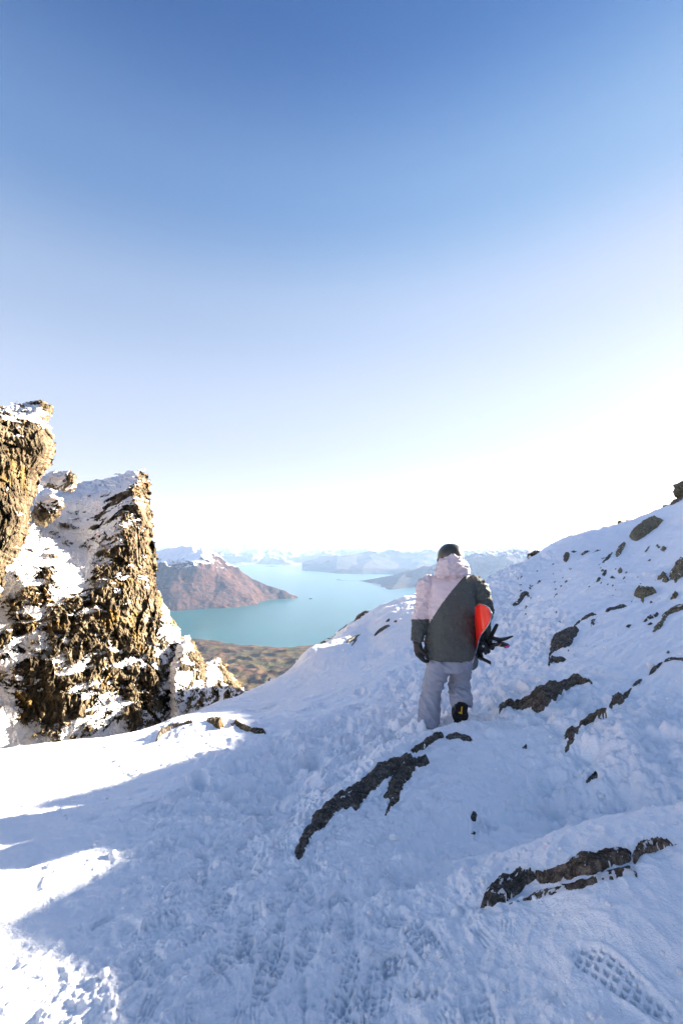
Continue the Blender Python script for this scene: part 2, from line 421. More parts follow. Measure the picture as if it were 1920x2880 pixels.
def terrain(x, y, fine=True):
    x = np.asarray(x, float); y = np.asarray(y, float)
    z = smooth_big(x, y); r = np.hypot(x, y)
    dt = np.minimum(path_d(x, y, TRAIL), path_d(x, y, TRAIL2)+.2)
    wob = .35*n2(x*.9, y*.9, 31)
    tr = 1-sst(dt+wob, .45, 1.35+.05*r)                     # trodden snow
    rough = np.clip(tr + .35*sst(n2(x*.7+4, y*.7, 33), .0, .5)*sst(x+.25*y, .4, 2.0), 0, 1)
    mo = np.clip(mound(x, y)*5, 0, 1)*(1-sst(dt, .0, .5)*.0)
    for u_, v_, Y_, rr_ in ((1760, 2150, 3.45, .8), (1600, 2220, 3.3, .7), (1880, 2050, 3.6, .8), (1450, 1990, 5.0, .6), (1180, 2060, 4.7, .5)):
        q_ = pt(u_, v_, Y_); rough = np.maximum(rough, 1.25*gauss(x, y, q_[0], q_[1], rr_))
    rough = rough*(1-.6*sst(mound(x, y), .04, .14))
    lf = sst(-x-.2*y, -.2, 1.5)                              # smooth wind-packed left
    rough = rough*(1-.55*lf)
    near = 1-sst(r, 2.2, 3.6)
    amp = .068*(1-.78*near)
    z = z + .035*fbm2(x*.8, y*.8, 2, 41)
    z = z + rough*amp*(fbm2(x*3.2, y*3.2, 5, 43, .55))
    # clods
    d, rv = worley2(x*7+.6*n2(x*9, y*9, 51), y*7, 52); c = sst(.55-d, 0, .35)*sst(rv, .35, .9)
    z = z + rough*(.040*(1-.8*near))*c
    d, rv = worley2(x*16, y*16, 54); z = z + (rough*.010+.0015)*(sst(.5-d, 0, .3)*sst(rv, .55, .95))*(1-.3*near)
    z = z + (.004+.005*rough)*rid2(x*9, y*9, 3, 57)
    # sastrugi on the open slope, drawn along the fall line
    sx = x*.86+y*.5; sy = -x*.5+y*.86
    z = z + (1-rough)*.016*fbm2(sx*1.3, sy*7, 4, 61)*sst(r, 3, 6)
    z = z + (1-rough)*.007*fbm2(sx*6, sy*14, 3, 63) + .010*(1-sst(r, 3.5, 6))*fbm2(x*4.5, y*4.5, 5, 64, .55)
    z = z + sst(r, 14, 30)*.10*fbm2(x*.5, y*.5, 4, 66) + .04*sst(r, 5, 12)*fbm2(x*1.6, y*1.6, 3, 67)
    z = z + sst(r, 60, 120)*8*fbm2(x*.02, y*.02, 5, 68)
    # scraped ridges and ski-boot scuffs of the packed foreground
    if fine:
        pk = (1-sst(r, 3.2, 5.0))*np.clip(tr, 0, 1)
        z = z + pk*.007*sst(fbm2(x*5+3*n2(x*2, y*2, 71), y*4, 3, 72), .1, .45)
        z = z + pk*.0045*fbm2(x*34, y*34, 3, 73) + pk*.006*(rid2(x*14, y*14, 4, 74, .6)-.7)
    sh = z.shape; x = x.ravel(); y = y.ravel(); z = z.ravel()
    for (X, Y, hd, dep, ln, k) in PRINTS:
        m = np.nonzero((np.abs(x-X) < ln) & (np.abs(y-Y) < ln))[0]
        if not len(m): continue
        c, s = math.cos(hd), math.sin(hd); dx = x[m]-X; dy = y[m]-Y
        a = (dx*c+dy*s)/(ln/2); b = (-dx*s+dy*c)
        if k == 3:                                            # scraps of boot tread: a few parallel bars
            a *= 1; e = np.maximum(np.abs(a), np.abs(b)/(ln*.3)); g_ = (np.sin(b*2*np.pi/.0165) > .1)*sst(n2(x[m]*9+X, y[m]*9, 85), -.5, .1)*(1-sst(e, .8, 1.0)); z[m] += -dep*g_; continue
        wid = .052*(1+.15*np.sin(a*2.4+.5)) if k < 2 else .075
        e = (np.abs(a)**3 + np.abs(b/wid)**3)**(1/3)
        ins = 1-sst(e, .86, 1.02); rim = np.exp(-((e-1.12)/.12)**2)
        if k == 2:
            ins = 1-sst(e+.25*n2(x[m]*14, y[m]*14, 81), .45, 1.1)
            z[m] += -dep*ins + dep*.28*rim
        else:
            if k == 0: tread = (np.sin((dx*c+dy*s)*2*np.pi/.030) > 0)*1.0*(np.abs(b) > .006)
            else: tread = ((np.sin((dx*c+dy*s)*2*np.pi/.028) > 0) & (np.sin(b*2*np.pi/.03) > -.2))*1.0
            wgt = sst(n2(x[m]*6+X*7, y[m]*6, 83), -.3, .2)
            z[m] += wgt*(-dep*.5*ins - dep*.75*ins*tread + dep*.35*rim)
    return z.reshape(sh)

def build_ground():
    naz = 880; azc = np.linspace(-44, 46, naz)
    wide = np.concatenate([np.linspace(-180, -46, 60), azc, np.linspace(48, 180, 60)])
    r = [0.55]
    while r[-1] < 420:
        q = r[-1]
        r.append(q*(1+ (.010 if q < 1.45 else .0027 if q < 3.4 else .0042 if q < 9 else .0065 if q < 34 else .05)))
    r = np.array(r); A, Rr = np.meshgrid(np.radians(wide), r)
    x = Rr*np.sin(A); y = Rr*np.cos(A); z = terrain(x, y)
    V = np.stack([x, y, z], -1).reshape(-1, 3); F = gridF(len(r), len(wide))[:, ::-1]
    n = len(V); V = np.vstack([V, [[0, 0, float(terrain(np.array([0.]), np.array([0.]))[0])]]])
    k = np.arange(len(wide)-1)
    me = mesh_np('snow_ground', V, F, SNOW)
    print('ground verts', len(V), 'rows', len(r))
    o = link('ground', me, kind='structure')
    cap = bpy.data.meshes.new('ground_cap')      # small disc below the camera
    cv = [(0, 0, V[n][2])]+[(V[i][0], V[i][1], V[i][2]) for i in range(0, len(wide), 4)]
    cap.from_pydata([tuple(map(float, c)) for c in cv], [], [(0, i+1, i) for i in range(1, len(cv)-1)])
    cap.materials.append(SNOW); link('snow_underfoot', cap, kind='structure')
build_ground()
# ------------------------------------------------------------------ lake, mountains, farmland
LAKE_Z = -1450.0
def lake_pt(u, v):
    a, b = pray(u, v); Y = (LAKE_Z-EYE)/b; return float(a*Y), float(Y)
def water_material():
    m = MT('lake_water', .32, .45); m.b.inputs['IOR'].default_value = 1.33
    v = m.mapping((1/900, 1/2500, 1)); n = m.noise(1.2, 5, .6, v, .8)
    m.color(m.ramp(n, [(.3, (.002, .055, .065)), (.7, (.004, .075, .085))]))
    m.b.inputs['Roughness'].default_value = .30
    m.bump(m.noise(.02, 4, .6), .35, 8)
    return m.m
wm = water_material()
V = [(0, 0, LAKE_Z)]; rr = [3000, 9000, 30000, 70000]; na = 96
for r_ in rr:
    for k in range(na): V.append((r_*math.cos(2*math.pi*k/na), r_*math.sin(2*math.pi*k/na), LAKE_Z))
me = bpy.data.meshes.new('lake')
F = [(0, 1+k, 1+(k+1) % na) for k in range(na)]
for j in range(len(rr)-1):
    for k in range(na): F.append((1+j*na+k, 1+(j+1)*na+k, 1+(j+1)*na+(k+1) % na, 1+j*na+(k+1) % na))
me.from_pydata(V, [], F); me.materials.append(wm); link('lake', me, kind='structure')

def ridge_field(x, y, ridges, slope_):
    z = np.full(x.shape, -1e5)
    for P in ridges:
        Q = [pt(*p) for p in P['p']]; sl_ = P.get('s', slope_); sr = P.get('sr', sl_)
        for a, b in zip(Q[:-1], Q[1:]):
            ex, ey = b[0]-a[0], b[1]-a[1]; L2 = ex*ex+ey*ey
            t = np.clip(((x-a[0])*ex+(y-a[1])*ey)/L2, 0, 1)
            dx = x-a[0]-t*ex; dy = y-a[1]-t*ey; d = np.hypot(dx, dy)
            side = (ex*dy-ey*dx) > 0
            s_ = np.where(side, sl_, sr)
            z = np.maximum(z, a[2]+t*(b[2]-a[2]) - s_*d)
    return z
def polar_patch(name, u0, u1, Y0, Y1, nc, nr, f, mat, **kw):
    X = np.linspace((u0-960)/FPX, (u1-960)/FPX, nc)[None]; Y = np.exp(np.linspace(math.log(Y0), math.log(Y1), nr))[:, None]
    x = X*Y; y = Y+0*X; z = f(x, y)
    me = mesh_np(name, np.stack([x, y, z], -1).reshape(-1, 3), gridF(nr, nc), mat, attrs=kw.get('attrs'))
    return link(name, me, kind='structure')

def mountain_material(name, rockA, rockB, grass, snow0, snow1, snowc=(.82, .84, .88), ns=1/700):
    m = MT(name, .95, .05)
    n = m.noise(ns, 8, .7); n2_ = m.noise(ns*6, 6, .7)
    c = m.mix(m.ramp(n, [(.4, 0), (.6, 1)]), rockA, rockB)
    c = m.mix(m.ramp(n2_, [(.42, 0), (.6, 1)]), c, grass)
    z = m.geo('Z', 'Position')
    h = m.math('ADD', z, m.math('MULTIPLY', m.math('SUBTRACT', n2_, .5), 520))
    h = m.math('ADD', h, m.math('MULTIPLY', m.math('SUBTRACT', n, .5), 400))
    nz = m.geo('Z', 'Normal')
    h = m.math('ADD', h, m.math('MULTIPLY', m.math('SUBTRACT', nz, .8), 700))
    t = m.math('DIVIDE', m.math('SUBTRACT', h, snow0), snow1-snow0)
    f = m.ramp(t, [(0.0, 0), (1.0, 1)])
    m.color(m.mix(f, c, snowc)); m.bump(n2_, .8, 60)
    return m.m
MM1 = mountain_material('tussock_rock', (.018, .015, .016), (.04, .026, .024), (.085, .045, .035), -520, -380)
MM2 = mountain_material('forest_slope', (.012, .015, .02), (.02, .022, .024), (.04, .034, .03), -330, -60)
MM3 = mountain_material('far_alps', (.08, .075, .07), (.12, .10, .085), (.16, .13, .10), -720, -350)

def peak(x, y):
    wx = x + 110*fbm2(x/1500, y/1500, 4, 101); wy = y + 110*fbm2(x/1500+9, y/1500, 4, 102)
    R_ = [dict(p=[(330, 1560, 12700), (400, 1548, 12600), (447, 1541, 12500), (500, 1536, 12450), (540, 1530, 12500), (566, 1541, 12600), (619, 1570, 12750), (665, 1603, 12850), (726, 1632, 12900), (787, 1656, 12950), (850, 1683, 12950)], s=.78, sr=.72),
          dict(p=[(560, 1541, 12600), (604, 1582, 12250), (618, 1618, 11950), (655, 1648, 11750), (712, 1684, 11500)], s=.8, sr=.62),
          dict(p=[(640, 1640, 11900), (610, 1695, 11000)], s=.7, sr=.7),
          dict(p=[(500, 1536, 12450), (512, 1600, 11700), (505, 1700, 10800)], s=.62, sr=.62),
          dict(p=[(447, 1541, 12500), (440, 1610, 11600), (420, 1690, 10900)], s=.62, sr=.62),
          dict(p=[(400, 1548, 12600), (330, 1610, 11700), (300, 1690, 10900)], s=.62, sr=.62)]
    h = ridge_field(wx, wy, R_, .5)
    up = sst(h, -1400, -300)
    z = h + (30+95*up)*(rid2(x/900, y/900, 5, 105, .45)-.75) + 14*fbm2(x/300, y/300, 4, 107)
    return np.maximum(z, LAKE_Z-200)
polar_patch('mountain', 180, 900, 9800, 18500, 360, 330, peak, MM1)

def range_right(x, y):
    wx = x + 220*fbm2(x/2500, y/2500, 4, 111); wy = y + 220*fbm2(x/2500+9, y/2500, 4, 112)
    R_ = [dict(p=[(950, 1631, 19500), (1010, 1634, 18800), (1095, 1620, 18200), (1146, 1605, 18000), (1230, 1588, 18000), (1304, 1570, 18500), (1360, 1556, 18800), (1427, 1546, 19000), (1490, 1556, 19000), (1560, 1570, 19000), (1800, 1545, 19000), (2100, 1530, 19000)], s=.35, sr=.42),
          dict(p=[(1304, 1570, 18500), (1250, 1640, 15200)], s=.4, sr=.4), dict(p=[(1146, 1605, 18000), (1110, 1660, 15300)], s=.3, sr=.3),
          dict(p=[(1427, 1546, 19000), (1400, 1620, 15500)], s=.4, sr=.4), dict(p=[(1030, 1634, 18600), (1050, 1655, 16300)], s=.25, sr=.25),
          dict(p=[(1600, 1560, 19000), (1600, 1640, 14500)], s=.4, sr=.4), dict(p=[(1900, 1540, 19000), (1900, 1640, 14500)], s=.4, sr=.4)]
    h = ridge_field(wx, wy, R_, .4); up = sst(h, -1400, -200)
    z = h + 12 + (22+170*up)*(rid2(x/1300, y/1300, 6, 115, .5)-.65)
    return np.maximum(z, LAKE_Z-200)
polar_patch('mountain_range', 920, 2150, 12500, 24500, 460, 260, range_right, MM2)
def range_mid(x, y):
    wx = x + 500*fbm2(x/3500, y/3500, 4, 121); wy = y + 500*fbm2(x/3500+9, y/3500, 4, 122)
    R_ = [dict(p=[(884, 1598, 29000), (911, 1580, 29000), (955, 1563, 29500), (978, 1568, 30000), (1044, 1555, 31000), (1095, 1552, 31500), (1222, 1553, 31500), (1400, 1548, 31500), (1700, 1545, 31500)], s=.22, sr=.25),
          dict(p=[(955, 1563, 29500), (950, 1612, 24500)], s=.2, sr=.2), dict(p=[(925, 1606, 25500), (1010, 1602, 24500), (1100, 1603, 24000), (1250, 1600, 23500), (1500, 1595, 23500)], s=.25, sr=.25), dict(p=[(1044, 1555, 31000), (1010, 1622, 23000)], s=.2, sr=.2),
          dict(p=[(1222, 1553, 31500), (1160, 1612, 23500)], s=.22, sr=.22), dict(p=[(1400, 1548, 31500), (1350, 1600, 24500)], s=.22, sr=.22)]
    h = ridge_field(wx, wy, R_, .25); up = sst(h, -1400, -100)
    z = h + 60 + (30+230*up)*(rid2(x/2200, y/2200, 6, 125, .5)-.65)
    return np.maximum(z, LAKE_Z-200)
polar_patch('middle_mountains', 850, 1900, 21500, 36000, 380, 180, range_mid, MM2)
def range_far(x, y):
    u = 960+FPX*x/y
    h = -1500 + sst(y, 33500+1500*n2(x/5000, y/9000, 131), 47000)*(1560+120*n2(x/6000, 0*x, 132))
    up = sst(y, 33500, 42000)
    z = h + (100+760*up)*(rid2(x/5200, y/5200, 7, 135, .55)-.85)
    return np.maximum(z, LAKE_Z-200)
polar_patch('snowy_mountains', 250, 2200, 32000, 56000, 620, 200, range_far, MM3)
def range_vfar(x, y):
    return -700 + sst(y, 56000, 62000)*1150 + 1100*(rid2(x/7000, y/7000, 6, 145, .55)-.8)
polar_patch('distant_mountains', 200, 2300, 55000, 68000, 420, 60, range_vfar, MM3)

def farm_material():
    m = MT('farmland_soil', .95, .05)
    v = m.mapping((1/260, 1/420, 1), (0, 0, R(28)))
    vo = m.voronoi(1.0, 'F1', v)
    s = m.n.new('ShaderNodeSeparateColor'); m.L(vo.outputs['Color'], s.inputs[0])
    fields = m.ramp(s.outputs[0], [(0, (.015, .04, .006)), (.22, (.06, .04, .016)), (.4, (.035, .06, .01)), (.55, (.15, .09, .035)), (.7, (.014, .02, .008)), (.85, (.08, .04, .022))], 'CONSTANT')
    n = m.noise(1/420, 8, .7); n2_ = m.noise(1/110, 6, .75)
    c = m.mix(m.ramp(n, [(.40, 0), (.56, 1)]), fields, m.ramp(n2_, [(.3, (.01, .007, .006)), (.5, (.05, .028, .016)), (.70, (.22, .12, .05))]))
    t = m.ramp(n2_, [(.58, 0), (.64, 1)]); c = m.mix(m.math('MULTIPLY', t, .8), c, (.035, .045, .03))
    e = m.voronoi(1.0, 'DISTANCE_TO_EDGE', v); c = m.mix(m.ramp(e.outputs['Distance'], [(.0, .7), (.045, 0)]), c, (.04, .05, .03))
    m.color(c); m.bump(n2_, .8, 25)
    return m.m
_sh = [lake_pt(*p) for p in ((-900, 1760), (300, 1775), (553, 1797), (600, 1803), (680, 1814), (772, 1821), (864, 1817), (960, 1812), (1200, 1800), (1600, 1790), (2600, 1780))]
_shx = [p[0]/p[1] for p in _sh]; _shy = [p[1] for p in _sh]
def farm(x, y):
    ys = np.interp(x/y, _shx, _shy) + 60*fbm2(x/300, y/300, 4, 151)
    d = ys-y
    z = LAKE_Z-30 + 55*sst(d, -60, 120) + 40*sst(d, 300, 2500) + sst(d, 0, 500)*(30*fbm2(x/500, y/500, 5, 153)+20*rid2(x/260, y/260, 4, 155))
    return z
polar_patch('farmland', -800, 2600, 2200, 8200, 700, 260, farm, farm_material())
# farm buildings / town specks are too small to tell apart; a tiny islet and a wake on the lake
X, Y = lake_pt(874, 1684)
xs = np.linspace(-1, 1, 24); gx, gy = np.meshgrid(xs, xs)
zz = LAKE_Z-6+24*np.clip(1-gx**2-gy**2, 0, 1)**.7*(1+.3*n2(gx*3, gy*3, 3))
me = mesh_np('islet', np.stack([X+60*gx, Y+130*gy, zz], -1).reshape(-1, 3), gridF(24, 24), MM2); link('islet_terrain', me, kind='structure')

# ------------------------------------------------------------------ haze
me = bpy.data.meshes.new('haze')
x0, x1, y0, y1, z0, z1 = -75000, 75000, -75000, 75000, LAKE_Z-260, 760
me.from_pydata([(x, y, z) for z in (z0, z1) for y in (y0, y1) for x in (x0, x1)], [],
               [(0, 2, 3, 1), (4, 5, 7, 6), (0, 1, 5, 4), (2, 6, 7, 3), (0, 4, 6, 2), (1, 3, 7, 5)])
hm = bpy.data.materials.new('haze_air'); hm.use_nodes = True; hm.node_tree.nodes.clear()
pv = hm.node_tree.nodes.new('ShaderNodeVolumePrincipled'); pv.inputs['Color'].default_value = (.36, .60, 1, 1)
pv.inputs['Density'].default_value = 1.25e-5; pv.inputs['Absorption Color'].default_value = (1, 1, 1, 1); pv.inputs['Anisotropy'].default_value = .2
ho = hm.node_tree.nodes.new('ShaderNodeOutputMaterial'); hm.node_tree.links.new(pv.outputs[0], ho.inputs['Volume'])
me.materials.append(hm); link('haze', me, kind='stuff')
# ------------------------------------------------------------------ crags: solid bodies with relief
def solid_from_grid(name, P, Pb, keep, mat, attrs):
    nr, nc = keep.shape
    cell = keep[:-1, :-1] & keep[1:, :-1] & keep[:-1, 1:] & keep[1:, 1:]
    F = gridF(nr, nc)[cell.ravel()]
    N = nr*nc; Fb = F[:, ::-1] + N
    E = np.concatenate([F[:, [i, (i+1) % 4]] for i in range(4)])
    key = E[:, 0].astype(np.int64)*N + E[:, 1]; rkey = E[:, 1].astype(np.int64)*N + E[:, 0]
    B = E[~np.isin(key, rkey)]
    S = np.stack([B[:, 1], B[:, 0], B[:, 0]+N, B[:, 1]+N], 1)
    A = np.concatenate([F, Fb, S]); V = np.concatenate([P.reshape(-1, 3), Pb.reshape(-1, 3)])
    used = np.zeros(2*N, bool); used[A.ravel()] = True; idx = np.cumsum(used)-1
    at = {k: np.concatenate([v.ravel(), v.ravel()])[used] for k, v in attrs.items()}
    return mesh_np(name, V[used], idx[A], mat, smooth=False, attrs=at)

def crag(name, label, outline, Yc, Sc, T=3.0, step=2.0, amp=.35, mat=None, cat='crag', rimpx=45, rim=1.0, jag=6, sd=0, snowc=.5, fine=1.0, **kw):
    O = np.array(outline, float); u0, v0 = O.min(0)-8; u1, v1 = O.max(0)+8
    us = np.arange(u0, u1, step); vv = np.arange(v0, v1, step); U, Vp = np.meshgrid(us, vv)
    sd_ = poly_sdf(U, Vp, outline) + jag*(n2(U/26, Vp/11, 201+sd) + .5*n2(U/9, Vp/5, 202+sd)) - jag*.4
    Yc = np.array(Yc, float)
    if len(Yc) > 3: Y = TPS(Yc[:, :2]/100, Yc[:, 2], 2e-3)(U/100, Vp/100)
    else: Y = np.full(U.shape, Yc[:, 2].mean())
    a, b = pray(U, Vp)
    x, y, z = a*Y, Y, EYE+b*Y
    fx = 1/fine
    q1 = z*1.0 - .25*x + .15*y; wv = fbm3(x*.6*fx, y*.6*fx, z*.6*fx, 3, 210+sd)
    rel = amp*1.5*fbm3(x*.35*fx, y*.35*fx, z*.25*fx, 3, 211+sd)
    fl = rid3(x*1.6*fx+.5*wv, y*1.6*fx, z*.45*fx, 4, 213+sd)-.7                    # upright flutes and ribs
    st = rid3(x*.7*fx, y*.7*fx, (q1+.25*wv)*3.6*fx, 4, 216+sd)-.7                  # bedding
    w_ = sst(n3(x*.4, y*.4, z*.4, 219+sd), -.25, .25)
    wx_ = .35*wv; hx = x*.9+y*.5
    fc = facets((hx+wx_)*1.9*fx, (z+.5*hx)*.7*fx, 225+sd)*.75 + facets((hx+wx_)*5*fx, (z+.35*hx+wx_)*1.9*fx, 226+sd)*.55 + facets((hx-wx_)*12*fx, (z+.3*hx)*5*fx, 227+sd)*.38
    rock = amp*(.34*fl*w_ + .28*st*(1-w_)) + amp*1.15*fc + amp*.20*rid3(x*9*fx, y*9*fx, z*5*fx, 3, 221+sd)
    cr = np.abs(n3(x*.7*fx, y*.7*fx, z*.35*fx, 223+sd)); rock = rock - amp*.5*(1-sst(cr, 0, .05))*sst(n3(x*.9, y, z, 229+sd), -.1, .25)   # clefts
    Sc = np.array(Sc, float)
    bias = TPS(Sc[:, :2]/100, Sc[:, 2], 5e-3)(U/100, Vp/100) if len(Sc) > 3 else np.full(U.shape, Sc[:, 2].mean())
    bias = np.clip(bias, -.1, 1.0)
    Yr = Y - (rel+rock)
    dzz = np.gradient(z + b*(Yr-Y), axis=0); dyy = np.gradient(Yr, axis=0)
    lie = np.clip(np.abs(dyy)/(np.hypot(dyy, dzz)+1e-9)*np.sign(-dyy*np.sign(dzz+1e-9)*-1), -1, 1)  # 1 where the surface lies back
    pn = fbm3(x*1.5*fx, y*1.5*fx, (q1+.3*wv)*3.4*fx, 5, 231+sd, .62)
    s = bias + .12 - .12*sst(Vp, 1700, 1850)*(sd < 30) - .2*(sd in (33, 34)) + .42*pn + .12*lie - .25*fc - snowc
    snow = sst(s, -.05, .07)
    Yf = Y - rel - rock*(1-.82*snow) - .07*snow
    Yf = Yf + rim*(1-sst(sd_, 0, rimpx))**1.5
    Yf = Yf.clip(2)
    P = np.stack([a*Yf, Yf, EYE+b*Yf], -1)
    tb = T*sst(sd_, -3, rimpx*1.6)+.12; Yb = Yf+tb; Pb = np.stack([a*Yb, Yb, EYE+b*Yb], -1)
    me = solid_from_grid(name, P, Pb, sd_ > 0, mat or ROCK_GOLD, {'snow': snow})
    return link(name, me, label=label, category=cat, **kw)

crag('crag', 'tall golden schist crag with snowy gullies and an upright right edge above the lake',
     [(-60, 1330), (60, 1335), (120, 1345), (200, 1352), (240, 1348), (300, 1340), (350, 1326), (385, 1317), (408, 1320), (425, 1345), (427, 1380), (428, 1420), (433, 1460), (437, 1500),
      (440, 1535), (447, 1560), (447, 1600), (442, 1640), (460, 1680), (478, 1715), (500, 1750), (516, 1785), (520, 1800), (530, 1830), (545, 1860), (560, 1890), (575, 1930), (560, 1990), (560, 2060), (400, 2160), (-60, 2190)],
     [(-60, 2100, 8.6), (-60, 1700, 9.6), (0, 2100, 9), (0, 1980, 9.3), (0, 1850, 9.6), (0, 1720, 10), (0, 1500, 11), (0, 1350, 13), (60, 2100, 9.2), (100, 1950, 9.7), (100, 1800, 10.2), (120, 1650, 11), (150, 1500, 12.2), (180, 1400, 13.6), (100, 1340, 14.0), (250, 1345, 14.9),
      (200, 2080, 9.8), (200, 1950, 10), (200, 1850, 10.3), (200, 1750, 10.8), (230, 1650, 11.8), (250, 1550, 12.6), (280, 1450, 13.3), (300, 1370, 14.4), (390, 1322, 15),
      (300, 2080, 10.3), (300, 1950, 10.6), (300, 1850, 10.9), (300, 1750, 11.3), (320, 1650, 11.8), (330, 1550, 12.3), (340, 1450, 12.9), (400, 1400, 13.9),
      (420, 2000, 11.4), (400, 1900, 11.6), (400, 1800, 12), (400, 1700, 12.5), (400, 1600, 13), (420, 1500, 13.6), (430, 1400, 14.2), (450, 1560, 14), (520, 2000, 12.4), (480, 1850, 12.9), (460, 1750, 13.4), (540, 1900, 13.6)],
     [(250, 1340, 1), (300, 1350, .95), (230, 1400, .75), (200, 1450, .7), (150, 1550, .60), (100, 1600, .5), (60, 1700, .47), (30, 1750, .5), (110, 1650, .38), (170, 1600, .48), (200, 1620, .75), (250, 1570, .6), (350, 1340, .8),
      (330, 1400, .30), (290, 1430, .42), (400, 1350, .15), (410, 1450, .08), (330, 1500, .28), (300, 1560, .3), (400, 1600, .0), (350, 1650, .05), (430, 1650, .0), (420, 1750, .08), (300, 1700, .15), (220, 1700, .2), (150, 1720, .32),
      (250, 1800, .18), (100, 1850, .48), (30, 1830, .55), (20, 1950, .65), (10, 2040, 1), (80, 2000, .5), (60, 2080, 1), (150, 1950, .18), (200, 2000, .22), (130, 1870, .3), (170, 1850, .48), (300, 1900, .28), (320, 1850, .5), (300, 1960, .48), (265, 2050, .62),
      (370, 1950, .22), (400, 2000, .38), (450, 1990, .36), (450, 1800, .4), (480, 1830, .52), (530, 1880, .6), (350, 1800, .1), (390, 1770, .1), (500, 1960, .45), (560, 1930, .6)],
     T=4.5, amp=.42, jag=7)
crag('crag', 'dark leaning rock spire at the photo\'s left edge, taller than the crag beside it',
     [(-420, 1150), (-200, 1120), (0, 1137), (70, 1128), (105, 1122), (152, 1132), (156, 1150), (143, 1180), (158, 1230), (163, 1268), (150, 1310), (120, 1340), (112, 1385), (92, 1430), (88, 1500), (62, 1560), (22, 1600), (16, 1660), (4, 1700), (-40, 1800), (-120, 2000), (-150, 2220), (-420, 2300)],
     [(-420, 1700, 6), (-200, 1150, 7.2), (-200, 1700, 6.8), (-100, 2100, 7), (0, 1137, 8.4), (0, 1300, 7.9), (0, 1500, 7.7), (0, 1690, 7.8), (60, 1140, 9), (60, 1300, 8.4), (60, 1450, 8.3), (60, 1550, 8.6), (130, 1150, 9.4), (140, 1270, 9.1), (110, 1350, 9.3)],
     [(0, 1150, .15), (60, 1135, .5), (90, 1150, .55), (140, 1140, .2), (30, 1180, .2), (80, 1180, .35), (60, 1230, .15), (100, 1250, .05), (0, 1300, .05), (60, 1350, .0), (100, 1330, .1), (0, 1500, .02), (60, 1480, .05), (0, 1650, .1), (-200, 1400, .2), (-300, 1800, .2), (-200, 1150, .6)],
     T=2.5, amp=.30, jag=7, sd=20)
crag('boulder', 'snow-topped block of rock wedged between the leaning spire and the big crag, upper one',
     [(110, 1340), (150, 1322), (200, 1322), (222, 1338), (222, 1372), (205, 1390), (170, 1385), (120, 1372), (100, 1350)], [(0, 0, 11.6)], [(110, 1340, .7), (160, 1335, .7), (200, 1330, .3), (210, 1370, .1), (170, 1370, .35), (130, 1365, .5)],
     T=1.2, amp=.18, jag=4, sd=31, cat='boulder', rimpx=18, rim=.5)
crag('boulder', 'rounded dark overhanging block in the snow gully just below the snow-topped block',
     [(100, 1400), (140, 1385), (180, 1395), (187, 1425), (165, 1460), (130, 1485), (95, 1480), (84, 1450)], [(0, 0, 11.0)], [(100, 1400, .6), (140, 1400, .55), (180, 1400, .25), (180, 1440, .0), (130, 1470, .0), (95, 1450, .3)],
     T=1.2, amp=.18, jag=4, sd=32, cat='boulder', rimpx=18, rim=.5)
crag('crag', 'low rubbly snow-streaked rock buttress at the right foot of the big crag',
     [(495, 1815), (512, 1790), (532, 1782), (550, 1800), (565, 1835), (580, 1860), (590, 1885), (605, 1960), (600, 2060), (480, 2080), (470, 1900)],
     [(510, 1790, 13.2), (550, 1820, 13.6), (540, 1900, 12.7), (500, 1900, 12.2), (590, 1950, 13), (540, 2050, 11.9)], [(530, 1790, .8), (512, 1820, .75), (505, 1880, .7), (550, 1830, .2), (560, 1880, .35), (540, 1940, .5), (590, 1920, .4), (600, 2000, .6)],
     T=1.8, amp=.25, jag=6, sd=33, rimpx=25, rim=.5, fine=.8)
crag('crag', 'lowest snow-dusted rock shoulder, tapering to the white skyline below the farmland',
     [(560, 1880), (590, 1855), (615, 1850), (640, 1865), (650, 1885), (668, 1905), (680, 1925), (700, 1945), (720, 1955), (700, 2040), (560, 2070)],
     [(590, 1860, 14), (640, 1880, 14.6), (620, 1950, 13.4), (690, 1950, 15), (580, 2000, 12.6)], [(600, 1860, .7), (640, 1870, .2), (620, 1890, .5), (650, 1920, .35), (600, 1920, .5), (690, 1950, .5), (640, 1970, .55)],
     T=1.8, amp=.22, jag=6, sd=34, rimpx=25, rim=.5, fine=.7)

